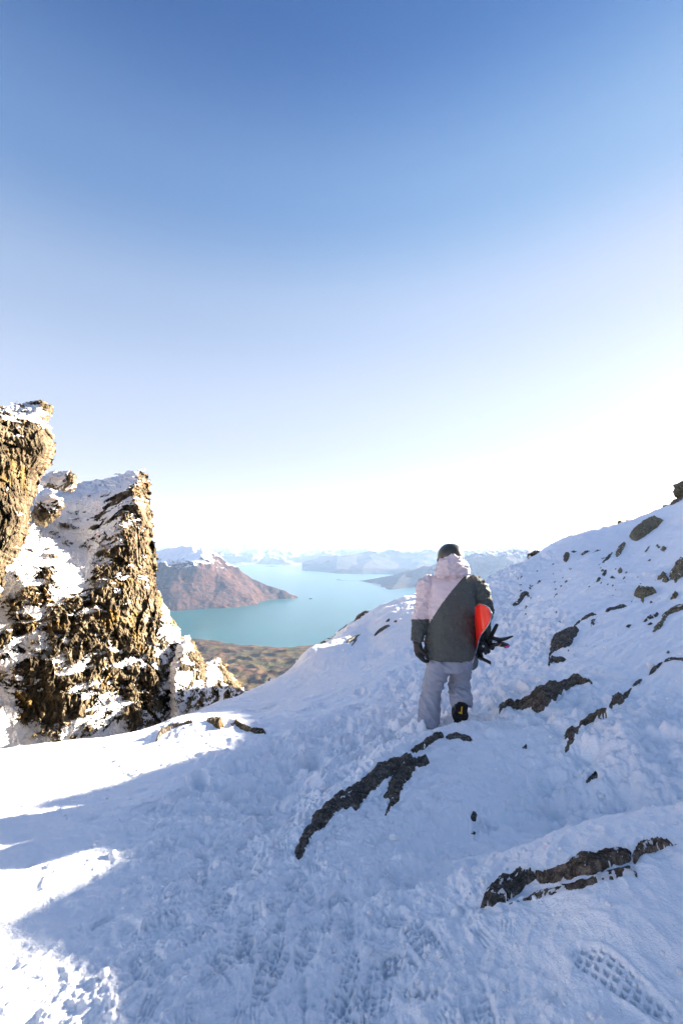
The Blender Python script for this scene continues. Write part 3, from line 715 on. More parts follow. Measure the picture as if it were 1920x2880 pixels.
# ------------------------------------------------------------------ rocks lying in the snow
HIT = {}
def ground_at(x, y): return terrain(np.atleast_1d(x), np.atleast_1d(y))
_gu = None
def Z4(*p): return [(1320+x/2.613, 1320+y/2.613) for x, y in p]
def Z5(*p): return [(780+x/1.3754, 2000+y/1.375) for x, y in p]
def Z6(*p): return [(x/1.6333, 1950+y/1.6333) for x, y in p]
def Z7(*p): return [(800+x/3.409, 1640+y/3.409) for x, y in p]
ROCKS = []
def ground_rock(outline, label, thick=.05, mat=None, snowb=.0, sd=0, lay=1.0, tilt=0.0, group=None, cat='rock', name='rock', edge=.045):
    pw = []
    for u, v in outline:
        h = march(u, v, smooth_terr)
        if h is None: return None
        pw.append(h)
    O = np.array(pw); mn = O.min(0); mx = O.max(0); size = max((mx-mn).max(), .02)
    c = O.mean(0); cov = np.cov((O-c).T) if len(O) > 2 else np.eye(2)
    ew, ev = np.linalg.eigh(cov); ax = ev[:, 1]; 
    dist = math.hypot(*c); step = max(size/110, dist*.0016, .004)
    pad = 4*step
    gx, gy = np.meshgrid(np.arange(mn[0]-pad, mx[0]+pad, step), np.arange(mn[1]-pad, mx[1]+pad, step))
    s = poly_sdf(gx, gy, O)
    l = (gx-c[0])*ax[0]+(gy-c[1])*ax[1]; t = -(gx-c[0])*ax[1]+(gy-c[1])*ax[0]
    sc_ = max(.05, min(size*.3, .5)); f = 1/sc_; thick = min(thick, .28*size)
    thick = thick*.62; s = s + edge*sc_*(n2(gx*f*3, gy*f*3, 301+sd) + .6*n2(gx*f*8, gy*f*8, 302+sd) + .4*n2(gx*f*19, gy*f*19, 303+sd))
    g = terrain(gx, gy)
    lam = rid2(l*f*.9, t*f*6+.4*n2(l*f, t*f, 303+sd), 4, 304+sd, .6)            # thin layers along the slab
    hh = thick*(.55+.45*np.minimum(1, s/(sc_*.35)).clip(-1)) + thick*lay*(.20*(lam-.7)+.05*rid2(gx*f*6, gy*f*6, 3, 306+sd)+.22*facets(l*f*1.3, t*f*4, 307+sd)); hh = np.maximum(hh, .15*thick)
    hh = np.where(s > 0, hh*sst(s, -.01*sc_, .06*sc_+step) , 0)
    zt = g + hh - (1-sst(s, -2.2*step, 0))*.05 + tilt*t
    snow = sst(snowb + .04 + .5*fbm2(gx*f*3, gy*f*3, 5, 308+sd, .6), .36, .5)
    P = np.stack([gx, gy, zt], -1); Pb = np.stack([gx, gy, g-.05-thick-0*gx], -1)
    keep = s > -2.5*step
    if keep.sum() < 6: return None
    # grid runs x right, y up: flip so that the top faces up
    me = solid_from_grid(name, P[:, :], Pb[:, :], keep, mat or ROCK_DARK, {'snow': snow})
    pr = dict(label=label, category=cat)
    if group: pr['group'] = group
    o = link(name, me, **pr); ROCKS.append(o); return o
def smooth_terr(x, y): return terrain(x, y, fine=False)

G = ground_rock
G(Z5((70, 570), (85, 490), (130, 420), (200, 355), (285, 300), (330, 258), (420, 195), (515, 165), (530, 185), (470, 225), (420, 265), (380, 300), (330, 340), (305, 395), (285, 375), (230, 390), (200, 430), (150, 465), (110, 520), (85, 575)),
  'long dark layered slab edge running up the left side of the centre snow mound', .06, sd=1)
G(Z5((410, 335), (425, 290), (450, 240), (520, 190), (570, 178), (595, 203), (545, 215), (520, 250), (490, 280), (470, 340), (430, 380), (420, 412), (412, 405), (435, 345)),
  'forked black rock beside the top of the long slab on the centre mound', .06, sd=2)
G(Z5((515, 155), (540, 135), (580, 115), (600, 92), (628, 86), (645, 98), (620, 110), (590, 130), (550, 152), (525, 162)), 'lichen-spotted dark rock on the crest of the centre mound behind the walker\'s heels', .05, sd=3)
G(Z5((645, 100), (660, 95), (690, 88), (720, 95), (755, 110), (745, 120), (700, 106), (660, 109)), 'thin black rock rim on the mound crest right below the raised boot', .04, sd=4)
G(Z5((780, 765), (800, 720), (830, 680), (880, 650), (930, 627), (985, 630), (1000, 648), (960, 672), (940, 700), (880, 740), (830, 755), (800, 760)), 'splintered layered rock at the lower left end of the front right mound', .055, ROCK_DARK, .15, sd=5)
G(Z5((990, 632), (1060, 625), (1120, 600), (1170, 570), (1250, 560), (1300, 545), (1370, 545), (1360, 585), (1290, 602), (1230, 632), (1170, 637), (1130, 652), (1060, 667), (1010, 672)), 'purple-brown sheet of rock along the top of the front right mound', .06, ROCK_BROWN, .05, sd=6)
G(Z5((1375, 545), (1400, 515), (1460, 500), (1540, 515), (1500, 528), (1450, 548), (1400, 562), (1385, 590), (1362, 590)), 'frosted grey rock end at the right of the front right mound crest', .045, ROCK_BROWN, .2, sd=7)
G(Z5((1200, 650), (1280, 615), (1380, 600), (1390, 640), (1300, 650), (1200, 680), (1100, 700), (950, 735), (900, 745), (1000, 700), (1100, 670)), 'frost-covered lower rock layer just under the front right mound crest', .025, ROCK_BROWN, .32, sd=8)
G(Z4((215, 1800), (240, 1730), (320, 1715), (440, 1670), (540, 1620), (700, 1560), (790, 1525), (820, 1530), (900, 1580), (850, 1577), (780, 1582), (720, 1620), (650, 1662), (600, 1710), (540, 1770), (470, 1780), (400, 1765), (330, 1762), (260, 1755)),
  'large flat brown slab jutting from the snow right of the walker\'s boots', .10, ROCK_BROWN, -.3, sd=9, edge=.02, lay=.45)
G(Z4((690, 1970), (700, 1925), (800, 1885), (900, 1810), (1020, 1730), (1040, 1690), (1100, 1665), (1190, 1605), (1170, 1660), (1120, 1720), (1050, 1745), (1000, 1800), (930, 1835), (850, 1885), (790, 1920), (770, 1990), (740, 2040), (700, 2095), (695, 2060), (720, 1990)),
  'long narrow rock ledge slanting up to the right below the brown slab', .07, ROCK_BROWN, -.1, sd=10, edge=.02)
G(Z4((1190, 1590), (1230, 1560), (1270, 1535), (1255, 1570), (1200, 1598)), 'short dark splinter at the upper end of the long slanting ledge', .04, sd=11, edge=.02)
G(Z4((1310, 1515), (1330, 1470), (1400, 1425), (1420, 1415), (1385, 1460), (1340, 1502)), 'dark wedge of rock between the splinter and the thin curved rim', .05, sd=12, edge=.02)
G(Z4((1420, 1412), (1490, 1385), (1530, 1393), (1600, 1415), (1595, 1422), (1500, 1400), (1440, 1418)), 'thin curved black rock rim at the right edge under a snow lip', .035, sd=13, edge=.02)
G(Z4((575, 1455), (580, 1380), (600, 1250), (650, 1215), (760, 1175), (800, 1175), (790, 1210), (750, 1280), (700, 1310), (640, 1330), (590, 1365), (585, 1392), (640, 1393), (710, 1395), (660, 1420), (610, 1410), (590, 1440)),
  'broad slate-grey slab with a straight left edge halfway up the right slope', .12, ROCK_DARK, -.3, sd=14, edge=.02, lay=.5)
G(Z4((755, 1172), (780, 1130), (830, 1090), (900, 1062), (935, 1068), (880, 1087), (830, 1107), (790, 1142), (765, 1174)), 'thin grey rock band curling off the top of the broad slate slab', .07, sd=15, edge=.02)
G(Z4((890, 1155), (890, 1115), (935, 1080), (908, 1122), (922, 1137)), 'small hooked black rock under the curling grey band', .05, sd=16)
G(Z4((990, 1045), (1060, 1018), (1130, 998), (1157, 1005), (1080, 1028), (1010, 1050)), 'flat dark streak of rock above and right of the hooked rock', .05, sd=17)
G(Z4((310, 1020), (350, 970), (375, 915), (400, 903), (430, 910), (450, 945), (420, 932), (400, 940), (380, 972), (340, 995)), 'arched black rock in the trodden snow right of the walker\'s shoulder', .09, sd=18)
G(Z4((1205, 930), (1210, 890), (1240, 872), (1300, 880), (1365, 887), (1370, 910), (1320, 927), (1280, 945), (1272, 985), (1255, 950), (1220, 940)), 'squat olive-brown layered boulder with a small foot on the right slope', .14, ROCK_TAN, 0, sd=19, cat='boulder', name='boulder')
G(Z4((1362, 815), (1400, 780), (1430, 760), (1472, 815), (1440, 838), (1400, 810)), 'triangular brown rock left of the big stone at the right edge', .16, ROCK_TAN, 0, sd=20)
G(Z4((1465, 775), (1500, 720), (1540, 680), (1600, 668), (1640, 700), (1600, 770), (1540, 800), (1510, 835), (1472, 808)), 'big pale brown stone cut off by the right edge of the picture', .2, ROCK_TAN, 0, sd=21, cat='boulder', name='boulder')
G(Z4((1470, 960), (1505, 900), (1532, 920), (1510, 950)), 'small pointed brown rock below the big stone at the right edge', .1, ROCK_TAN, 0, sd=22)
G(Z4((1340, 1200), (1360, 1150), (1410, 1110), (1415, 1070), (1460, 1040), (1530, 1010), (1600, 995), (1640, 1005), (1500, 1052), (1440, 1092), (1420, 1142), (1380, 1182)), 'crooked brown rock ledge bending down from the right edge', .08, ROCK_TAN, 0, sd=23)
G(Z4((1270, 1125), (1300, 1090), (1350, 1078), (1370, 1050), (1390, 1060), (1370, 1087), (1320, 1103), (1290, 1122)), 'slim two-lobed dark rock left of the crooked ledge', .06, sd=24)
G(Z4((1300, 1142), (1325, 1128), (1345, 1132), (1318, 1146)), 'tiny dark stone tucked under the two-lobed rock', .04, sd=25)
G(Z4((1170, 490), (1190, 460), (1280, 390), (1370, 340), (1352, 370), (1420, 375), (1390, 410), (1340, 450), (1290, 490), (1220, 530), (1185, 515)), 'largest tawny rock slab high on the right slope near the skyline', .28, ROCK_TAN, -.3, sd=26, edge=.02, lay=.5)
G(Z4((1070, 620), (1090, 570), (1145, 535), (1130, 582), (1100, 632), (1080, 650)), 'leaf-shaped brown rock below the tawny slab', .16, ROCK_TAN, 0, sd=27)
G(Z4((970, 690), (1000, 650), (1050, 605), (1035, 642), (990, 682)), 'thin dark sliver left of the leaf-shaped rock', .08, sd=28)
G(Z4((690, 668), (688, 635), (735, 620), (727, 657), (707, 682)), 'dark rounded rock on the upper slope nearest the skyline dip', .16, ROCK_BROWN, 0, sd=29)
G(Z4((740, 608), (765, 600), (785, 604), (765, 612)), 'tiny dark cap of rock just right of the rounded rock', .07, sd=30)
G(Z4((815, 625), (840, 605), (885, 598), (830, 632)), 'flat dark stone in the middle of the upper slope row', .08, sd=31)
G(Z4((905, 615), (930, 595), (965, 587), (935, 602)), 'narrow dark stone right of the flat one in the upper slope row', .07, sd=32)
G(Z4((970, 772), (1005, 738), (1002, 765), (985, 787)), 'black tapered rock in the middle of the slope', .09, sd=33)
G(Z4((962, 745), (975, 733), (987, 745), (970, 755)), 'pebble-like stone touching the black tapered rock', .07, ROCK_BROWN, sd=34)
G(Z4((1088, 742), (1105, 730), (1122, 740), (1100, 766)), 'small brown stone alone right of the black tapered rock', .09, ROCK_TAN, sd=35)
G(Z4((1138, 758), (1148, 751), (1158, 758), (1147, 766)), 'tiniest brown stone beside the lone brown stone', .06, ROCK_TAN, sd=36)
G(Z4((1025, 793), (1065, 795), (1062, 801), (1040, 802)), 'flat dark chip of rock under the lone brown stone', .05, sd=37)
G(Z4((925, 832), (940, 800), (965, 800), (948, 826)), 'ochre lichen-stained stone low in the middle of the slope', .08, ROCK_GOLD, sd=38)
G(Z4((1140, 1160), (1165, 1147), (1190, 1140), (1168, 1166)), 'black wedge in a snow hollow below the squat boulder', .06, sd=39)
G(Z4((1318, 980), (1330, 970), (1342, 977), (1328, 986)), 'single dark pebble under the squat boulder', .05, sd=40)
G(Z4((1440, 1350), (1455, 1332), (1470, 1345), (1458, 1358)), 'small greenish stone in a snow pit near the right edge', .04, sd=41)
G(Z4((715, 1330), (724, 1320), (734, 1330), (724, 1339)), 'small round stone right of the broad slate slab', .04, sd=42)
G(Z4((1285, 605), (1300, 580), (1325, 560), (1312, 585), (1295, 608)), 'pinkish brown stone, left of the two crumbs high on the right slope', .09, ROCK_TAN, sd=43)
G(Z4((1362, 560), (1380, 552), (1400, 575), (1385, 580)), 'pinkish crumb of rock right of the pinkish brown stone', .08, ROCK_TAN, sd=44)
G(Z4((1400, 585), (1430, 570), (1445, 578), (1425, 607), (1410, 598)), 'pale orange crumb of rock beneath the largest tawny slab', .09, ROCK_TAN, sd=45)
G(Z4((1298, 683), (1330, 655), (1325, 672)), 'little olive stone between the crumbs and the triangular rock', .06, ROCK_TAN, sd=46)
G(Z4((490, 840), (505, 820), (520, 818), (505, 840)), 'thin black chip above the arched black rock', .05, sd=47)
G(Z4((438, 880), (440, 845), (450, 850), (448, 885)), 'short upright brown chip left of the thin black chip', .05, ROCK_BROWN, sd=48)
# left side of the snow ridge above the lake
G(Z7((590, 580), (600, 545), (640, 530), (690, 505), (735, 485), (695, 522), (640, 560)), 'dark rock strip on the snow edge above the lake, left of a pair', .08, sd=50)
G(Z7((640, 602), (665, 555), (700, 525), (682, 562), (650, 600)), 'slim dark rock, right of a pair on the snow edge above the lake', .07, sd=51)
G(Z7((855, 502), (900, 455), (1005, 403), (1012, 414), (930, 462), (868, 507)), 'long thin rock strip behind the walker\'s left arm', .07, sd=52)
G(Z7((960, 375), (1010, 343), (1005, 365)), 'small dark stone left of a pair behind the walker\'s left elbow', .06, sd=53)
G(Z7((1035, 362), (1085, 362), (1062, 378)), 'flat dark stone right of a pair behind the walker\'s left elbow', .06, sd=54)
G(Z7((860, 398), (880, 390), (878, 400)), 'tiny dark stone under the lichen boulder', .06, sd=55)
G(Z5((745, 412), (755, 385), (772, 400), (765, 430), (752, 425)), 'small black stone in a melt hole behind the front right mound', .03, sd=56)
G(Z5((745, 475), (758, 468), (770, 478), (755, 484)), 'black chip just below the stone in the melt hole', .015, sd=57)
G(Z5((1185, 272), (1230, 238), (1237, 252), (1200, 276)), 'thin black stone in the trodden snow under the long ledge', .03, sd=58)
G(Z5((945, 140), (962, 124), (965, 143), (952, 147)), 'black stone between the mound crest and the long ledge', .03, sd=59)
G(Z6((715, 218), (730, 180), (780, 155), (830, 140), (880, 127), (890, 134), (800, 158), (745, 192), (722, 224)), 'dark slab edge on the left of the sunlit snow hump', .07, ROCK_BROWN, sd=60)
G(Z6((945, 130), (980, 113), (1015, 122), (1030, 145), (1010, 165), (975, 142)), 'sunlit golden rock crumb on top of the snow hump', .06, ROCK_GOLD, sd=61)
G(Z6((1060, 138), (1090, 128), (1125, 150), (1160, 165), (1215, 170), (1220, 186), (1160, 180), (1100, 162)), 'sunlit golden stone row trailing right from the snow hump', .06, ROCK_GOLD, sd=62)

def sky_rock(outline, Y, label, T=.6, mat=None, snowb=.15, sd=0, amp=.08, cat='rock', name='rock', rp=8, **kw):
    return crag(name, label, outline, [(0, 0, Y)], [(0, 0, snowb)], T=T, step=1.3, amp=amp, mat=mat or ROCK_DARK, cat=cat, rimpx=rp, rim=.25, jag=2, sd=sd, fine=.4, **kw)
sky_rock(Z4((412, 690), (418, 625), (450, 608), (490, 590), (520, 598), (524, 632), (545, 650), (490, 660), (450, 690)), 20.5, 'lichen-gold boulder on the skyline at the low end of the right slope', sd=70, cat='boulder', name='boulder', mat=ROCK_GOLD)
sky_rock(Z4((283, 780), (290, 745), (310, 738), (325, 715), (350, 705), (375, 690), (412, 680), (415, 715), (370, 735), (330, 755), (300, 785)), 19.3, 'row of dark rock steps leading left from the skyline boulder', sd=71)
sky_rock(Z4((95, 830), (115, 800), (140, 793), (155, 815), (130, 840)), 18.2, 'small dark rock on the skyline touching the walker\'s right shoulder', sd=72)
sky_rock(Z4((1065, 440), (1070, 405), (1085, 375), (1125, 360), (1128, 395), (1120, 440)), 24.8, 'olive skyline rock right of the slope\'s middle', sd=73, mat=ROCK_TAN, snowb=0)
sky_rock(Z4((1130, 440), (1135, 380), (1150, 362), (1175, 366), (1197, 372), (1195, 420)), 24.9, 'snow-capped skyline rock touching the olive one', sd=74, mat=ROCK_TAN, snowb=.4)
sky_rock(Z4((1500, 205), (1485, 165), (1500, 140), (1485, 112), (1540, 85), (1570, 75), (1700, 65), (1700, 240), (1560, 240)), 23.6, 'upper block of the rock outcrop on the skyline at the right edge', sd=75, mat=ROCK_TAN, snowb=0, T=2, amp=.15, cat='boulder', name='boulder', rp=14)
sky_rock(Z4((1462, 300), (1465, 250), (1490, 215), (1560, 195), (1700, 200), (1700, 330), (1500, 330)), 22.8, 'lower block of the rock outcrop on the skyline at the right edge', sd=76, mat=ROCK_TAN, snowb=0, T=2, amp=.15, cat='boulder', name='boulder', rp=14)
sky_rock(Z4((1410, 300), (1412, 258), (1450, 252), (1462, 300)), 23.2, 'low dark rock on the skyline left of the outcrop', sd=77, mat=ROCK_TAN, snowb=.1)
sky_rock(Z7((655, 400), (665, 350), (690, 310), (730, 275), (780, 260), (850, 268), (905, 290), (890, 330), (830, 372), (770, 412), (740, 388), (690, 402)), 14.2, 'lichen-spotted boulder with a snow cap on the snow edge above the lake', sd=78, mat=ROCK_DARK, snowb=.3, cat='boulder', name='boulder', T=.8)
sky_rock(Z7((335, 600), (345, 560), (400, 535), (450, 510), (520, 445), (600, 385), (660, 350), (662, 390), (600, 420), (540, 470), (480, 525), (400, 570)), 13.0, 'snow-dusted dark rock rim along the snow skyline above the lake', sd=79, snowb=.42)
sky_rock(Z7((300, 700), (318, 620), (345, 575), (385, 560), (350, 650), (315, 700)), 12.3, 'black upright rock below the dark skyline rim', sd=80)
sky_rock(Z7((190, 750), (215, 665), (230, 620), (270, 612), (320, 598), (310, 640), (270, 700), (220, 750)), 12.0, 'patchy black rock at the lowest end of the skyline rim', sd=81, snowb=.38)
sky_rock([(700, 1960), (715, 1940), (740, 1925), (755, 1905), (770, 1900), (765, 1930), (740, 1965)], 10.6, 'dark snowy rock corner between the farmland and the white slope', sd=82, snowb=.42)
# small stones scattered on the far slope: nothing tells them apart
k_ = 0; rg = np.random.default_rng(5)
while k_ < 46:
    u = rg.uniform(1440, 1800); v = rg.uniform(1570, 1680) if k_ < 30 else rg.uniform(1545, 1760)
    lo = 1640-(u-1390)*.45
    if v < lo+12: continue
    w_ = rg.uniform(2, 5.5); h_ = rg.uniform(.9, 2.0); th = R(rg.uniform(-50, -20))
    pts = [(u+w_*math.cos(a)*math.cos(th)-h_*math.sin(a)*math.sin(th), v+w_*math.cos(a)*math.sin(th)+h_*math.sin(a)*math.cos(th)) for a in np.linspace(0, 6.28, 7)[:-1]]
    o = G(pts, 'small dark stone poking through the snow of the far right slope', rg.uniform(.02, .06), ROCK_DARK if rg.random() < .4 else ROCK_BROWN, sd=400+k_, group='small stones scattered on the far right slope', name='stone', cat='stone')
    k_ += 1
# ------------------------------------------------------------------ the walker
PY = 4.75
def Z3(zx, zy, dy=0.0):
    """a point on the walker: zoom-pixel of the photograph, metres behind (+) or before (-) the plane PY"""
    return Vector(pt(1100+zx/3.92, 1500+zy/3.92, PY+dy))
ZM = PY/FPX/3.92*1.0                     # metres per zoom pixel
def loft(rings, n=28, cap=True):
    """rings: (centre, ax, bx[, power])"""
    V, F = [], []
    for r_ in rings:
        c, a, b = Vector(r_[0]), Vector(r_[1]), Vector(r_[2]); p = r_[3] if len(r_) > 3 else 1.0
        for k in range(n):
            t = 2*math.pi*k/n; ct, st = math.cos(t), math.sin(t)
            V.append(c + a*math.copysign(abs(ct)**p, ct) + b*math.copysign(abs(st)**p, st))
    for i in range(len(rings)-1):
        for k in range(n):
            F.append((i*n+k, i*n+(k+1) % n, (i+1)*n+(k+1) % n, (i+1)*n+k))
    if cap:
        a = len(V); V.append(Vector(rings[0][0])); V.append(Vector(rings[-1][0])); m = (len(rings)-1)*n
        for k in range(n):
            F.append((a, (k+1) % n, k)); F.append((a+1, m+k, m+(k+1) % n))
    return [tuple(v) for v in V], F
def tube(pts, rad, flat=None, n=16, sub=4, up=(0, 0, 1)):
    """smooth tapering tube through points (Catmull-Rom)"""
    P = [Vector(p) for p in pts]; Q, Rr = [], []
    for i in range(len(P)-1):
        p0 = P[max(i-1, 0)]; p1 = P[i]; p2 = P[i+1]; p3 = P[min(i+2, len(P)-1)]
        for j in range(sub):
            t = j/sub
            Q.append(.5*((2*p1)+(p2-p0)*t+(2*p0-5*p1+4*p2-p3)*t*t+(-p0+3*p1-3*p2+p3)*t**3)); Rr.append(rad[i]*(1-t)+rad[i+1]*t)
    Q.append(P[-1]); Rr.append(rad[-1])
    R_ = []; prev = None
    for i, q in enumerate(Q):
        d = (Q[min(i+1, len(Q)-1)]-Q[max(i-1, 0)]).normalized()
        if prev is None:
            u_ = Vector(up); a = (u_ - d*u_.dot(d)); a = a.normalized() if a.length > .05 else d.orthogonal().normalized()
        else: a = (prev - d*prev.dot(d)).normalized()
        prev = a; b = d.cross(a); f = flat or (1, 1)
        R_.append((q, a*Rr[i]*f[0], b*Rr[i]*f[1]))
    e0 = (Q[0]-Q[1]).normalized()*Rr[0]*.45; e1 = (Q[-1]-Q[-2]).normalized()*Rr[-1]*.45
    R_ = [(R_[0][0]+e0, R_[0][1]*.6, R_[0][2]*.6)]+R_+[(R_[-1][0]+e1, R_[-1][1]*.6, R_[-1][2]*.6)]
    return loft(R_, n)
def ball(c, r, n=16, m=10):
    c = Vector(c); r = r if hasattr(r, '__len__') else (r, r, r)
    return loft([(c+Vector((0, 0, r[2]*-math.cos(math.pi*(i+.5)/m))), (r[0]*math.sin(math.pi*(i+.5)/m), 0, 0), (0, r[1]*math.sin(math.pi*(i+.5)/m), 0)) for i in range(m)], n)
def merged(parts):
    V, F = [], []
    for v, f in parts:
        k = len(V); V += list(v); F += [tuple(i+k for i in q) for q in f]
    return V, F
def voxel(name, parts, size, smooth=2):
    V, F = merged(parts); me = bpy.data.meshes.new(name); me.from_pydata(V, [], F)
    bm = bmesh.new(); bm.from_mesh(me); bmesh.ops.recalc_face_normals(bm, faces=bm.faces); bm.to_mesh(me); bm.free()
    o = bpy.data.objects.new('tmp', me); C.objects.link(o)
    m = o.modifiers.new('r', 'REMESH'); m.mode = 'VOXEL'; m.voxel_size = size; m.use_smooth_shade = True
    s = o.modifiers.new('s', 'SMOOTH'); s.iterations = smooth; s.factor = .5
    dg = bpy.context.evaluated_depsgraph_get(); out = bpy.data.meshes.new_from_object(o.evaluated_get(dg)); out.name = name
    bpy.data.objects.remove(o); return out
def co(me):
    a = np.empty(len(me.vertices)*3); me.vertices.foreach_get('co', a); return a.reshape(-1, 3)
def nrm(me):
    a = np.empty(len(me.vertices)*3); me.vertices.foreach_get('normal', a); return a.reshape(-1, 3)
def setco(me, a): me.vertices.foreach_set('co', a.ravel()); me.update()
def fabric(name, c, c2=None, spec=.15, rough=.8, sc_=260, speck=False):
    m = MT(name, rough, spec); c2 = c2 or tuple(x*.75 for x in c)
    f = m.ramp(m.noise(420, 2, .6), [(.42, 0), (.58, 1)]); col = m.mix(f, c, c2)
    col = m.mix(m.math('MULTIPLY', m.noise(7, 4), .35), col, tuple(x*.7 for x in c))
    if speck:
        v = m.voronoi(26); col = m.mix(m.ramp(v.outputs['Distance'], [(.035, 1), (.06, 0)]), col, (.7, .73, .78))
    m.color(col); b = m.bump(m.noise(11, 3, .6), .35, .02); m.bump(m.noise(sc_, 2), .3, .002, b)
    return m.m
M_DARK = fabric('charcoal_fabric', (.115, .122, .11), (.065, .07, .066), speck=True)
M_PALE = fabric('pale_lilac_fabric', (.74, .61, .61), (.64, .53, .54))
M_PANT = fabric('grey_trouser_fabric', (.36, .38, .44), (.25, .265, .31))
M_GLOVE = fabric('black_glove', (.012, .012, .014), (.02, .02, .022), .3, .5)
M_BLACK = fabric('black_rubber', (.01, .01, .01), (.016, .016, .016), .4, .45)
M_HELM = MT('olive_helmet', .32, .5); M_HELM.color((.045, .043, .032)); M_HELM = M_HELM.m
M_SKIN = MT('skin', .6, .3); M_SKIN.color((.45, .27, .2)); M_SKIN = M_SKIN.m
M_YEL = MT('yellow_mark', .5, .3); M_YEL.color((.75, .42, .02)); M_YEL = M_YEL.m
M_RED = MT('red_base', .22, .5); M_RED.color(M_RED.mix(M_RED.ramp(M_RED.noise(9, 3, .5, M_RED.mapping((1, 1, .25))), [(.55, 0), (.75, .25)]), (.85, .018, .008), (.7, .05, .02))); M_RED = M_RED.m
M_TOP = MT('board_top', .3, .5); M_TOP.color((.03, .06, .07)); M_TOP = M_TOP.m
M_EDGE = MT('steel_edge', .25, .6); M_EDGE.b.inputs['Metallic'].default_value = .8; M_EDGE.color((.5, .52, .55)); M_EDGE = M_EDGE.m

feet = Z3(560, 2110)
person = empty('person', tuple(feet), label='walker seen from behind in pale and charcoal jacket, grey trousers and helmet, carrying a snowboard', category='person')

# --- jacket: torso, both sleeves and the hood in one surface
def ring(zx, w_, zy, dy, dep, p=.85): return (Z3(zx, zy, dy), (w_*ZM, 0, 0), (0, dep, 0), p)
torso = loft([ring(640, 250, 1375, .02, .17), ring(645, 268, 1330, .02, .185), ring(650, 273, 1200, .02, .19), ring(655, 268, 1050, .01, .185),
              ring(660, 262, 900, 0, .175), ring(662, 256, 750, 0, .17), ring(662, 258, 620, 0, .16), ring(660, 262, 545, 0, .145), ring(660, 225, 492, .0, .115), ring(660, 130, 455, .0, .09), ring(660, 105, 400, .0, .085)], 36)
lsl = tube([Z3(445, 545, .0), Z3(385, 600, .01), Z3(362, 740, .03), Z3(338, 900, .04), Z3(308, 1040, .0), Z3(288, 1180, -.03)], [.085, .090, .080, .086, .080, .058], (1.05, .98), 20)
rsl = tube([Z3(875, 545, .0), Z3(945, 590, .0), Z3(1000, 720, .02), Z3(1020, 850, .05), Z3(1015, 960, .12), Z3(1010, 1080, .2), Z3(1008, 1150, .25)], [.085, .092, .085, .083, .074, .062, .052], (1.05, .98), 20)
hood = loft([ring(668, 150, 478, -.07, .07), ring(668, 186, 440, -.09, .095), ring(670, 176, 395, -.085, .115), ring(668, 150, 340, -.075, .12), ring(668, 118, 295, -.07, .115), ring(672, 84, 262, -.07, .1), ring(675, 38, 246, -.07, .08)], 28)
jk = voxel('jacket', [torso, lsl, rsl, hood], .0085, 3)
a = co(jk); n = nrm(jk); x, y, z = a.T
zx = ((x/y)*FPX + 960 - 1100)*3.92; zv = (1440 - FPX*((z-EYE)/y*cp - sp)/(cp+(z-EYE)/y*sp)); zy = (zv-1500)*3.92
arm = ((zx < 430+0*zy) | (zx > 925)) & (zy > 520)
fold = fbm3(x*7, y*7, z*13+3*x, 3, 501)
fold2 = rid3(x*9+z*4, y*9, z*17-x*6, 3, 503)-.6
seam = -.006*np.exp(-((zx-(436+.02*(zy-600)))/7)**2)*(zy < 960)*(zy > 430) -.006*np.exp(-((zx-(915))/7)**2)*(zy < 1000)*(zy > 430)
hd = (zy < 490)
a = a + n*(np.where(arm, .021*fold2+.008*fold, np.where(hd, .019*fold2+.010*fold, .009*fold+.006*fold2)) + seam)[:, None]
a += n*(.006*np.exp(-((zy-1345)/10)**2))[:, None]*0
setco(jk, a)
fx = np.empty(len(jk.polygons)*3); jk.polygons.foreach_get('center', fx); fx = fx.reshape(-1, 3); X_, Y_, Z_ = fx.T
px_ = ((X_/Y_)*FPX + 960 - 1100)*3.92; pv_ = (1440 - FPX*((Z_-EYE)/Y_*cp - sp)/(cp+(Z_-EYE)/Y_*sp)); pz_ = (pv_-1500)*3.92
# block colours: left sleeve pale to the elbow, back split by a diagonal seam, right side charcoal
diag = 800 - (pz_-462)*(800-395)/(1000-462) - 22*np.sin((pz_-462)/538*math.pi)
pale = (pz_ < 475) | ((px_ < diag) & (pz_ < 1000)) | ((px_ < 440) & (pz_ < 948))
pale &= ~((px_ < 405) & (pz_ > 948)) 
pale &= ~((px_ > 850) & (pz_ > 440))
jk.materials.clear(); jk.materials.append(M_DARK); jk.materials.append(M_PALE)
jk.polygons.foreach_set('material_index', pale.astype(np.int32)); jk.polygons.foreach_set('use_smooth', np.ones(len(jk.polygons), bool)); jk.update()
link('jacket', jk, person)

# --- trousers
def leg(*rs): return loft([(Z3(zx_, zy_, dy), (w_*ZM, 0, 0), Vector((0, 1, t)).normalized()*dep, .9) for zx_, w_, zy_, dy, dep, t in rs], 28)
pel = loft([ring(640, 232, 1330, .02, .15), ring(640, 238, 1420, .02, .155), ring(632, 225, 1500, .02, .15)], 32)
lleg = leg((520, 120, 1400, .0, .13, 0), (512, 122, 1480, .0, .125, 0), (490, 118, 1580, .0, .115, 0), (460, 108, 1680, .03, .11, 0), (440, 104, 1760, .04, .105, 0), (425, 108, 1850, .02, .105, 0), (412, 116, 1950, .0, .11, 0), (403, 114, 2040, -.02, .11, 0), (400, 108, 2105, -.03, .11, 0))
rleg = leg((755, 112, 1400, .0, .13, 0), (752, 112, 1500, .05, .12, 0), (745, 110, 1590, .12, .115, .2), (748, 112, 1660, .09, .12, .0), (756, 118, 1740, .02, .125, -.2), (762, 118, 1820, -.05, .125, -.3), (768, 112, 1875, -.06, .11, -.4), (772, 100, 1905, -.07, .10, -.5))
tr = voxel('trousers', [pel, lleg, rleg], .0085, 3)
a = co(tr); n = nrm(tr); x, y, z = a.T
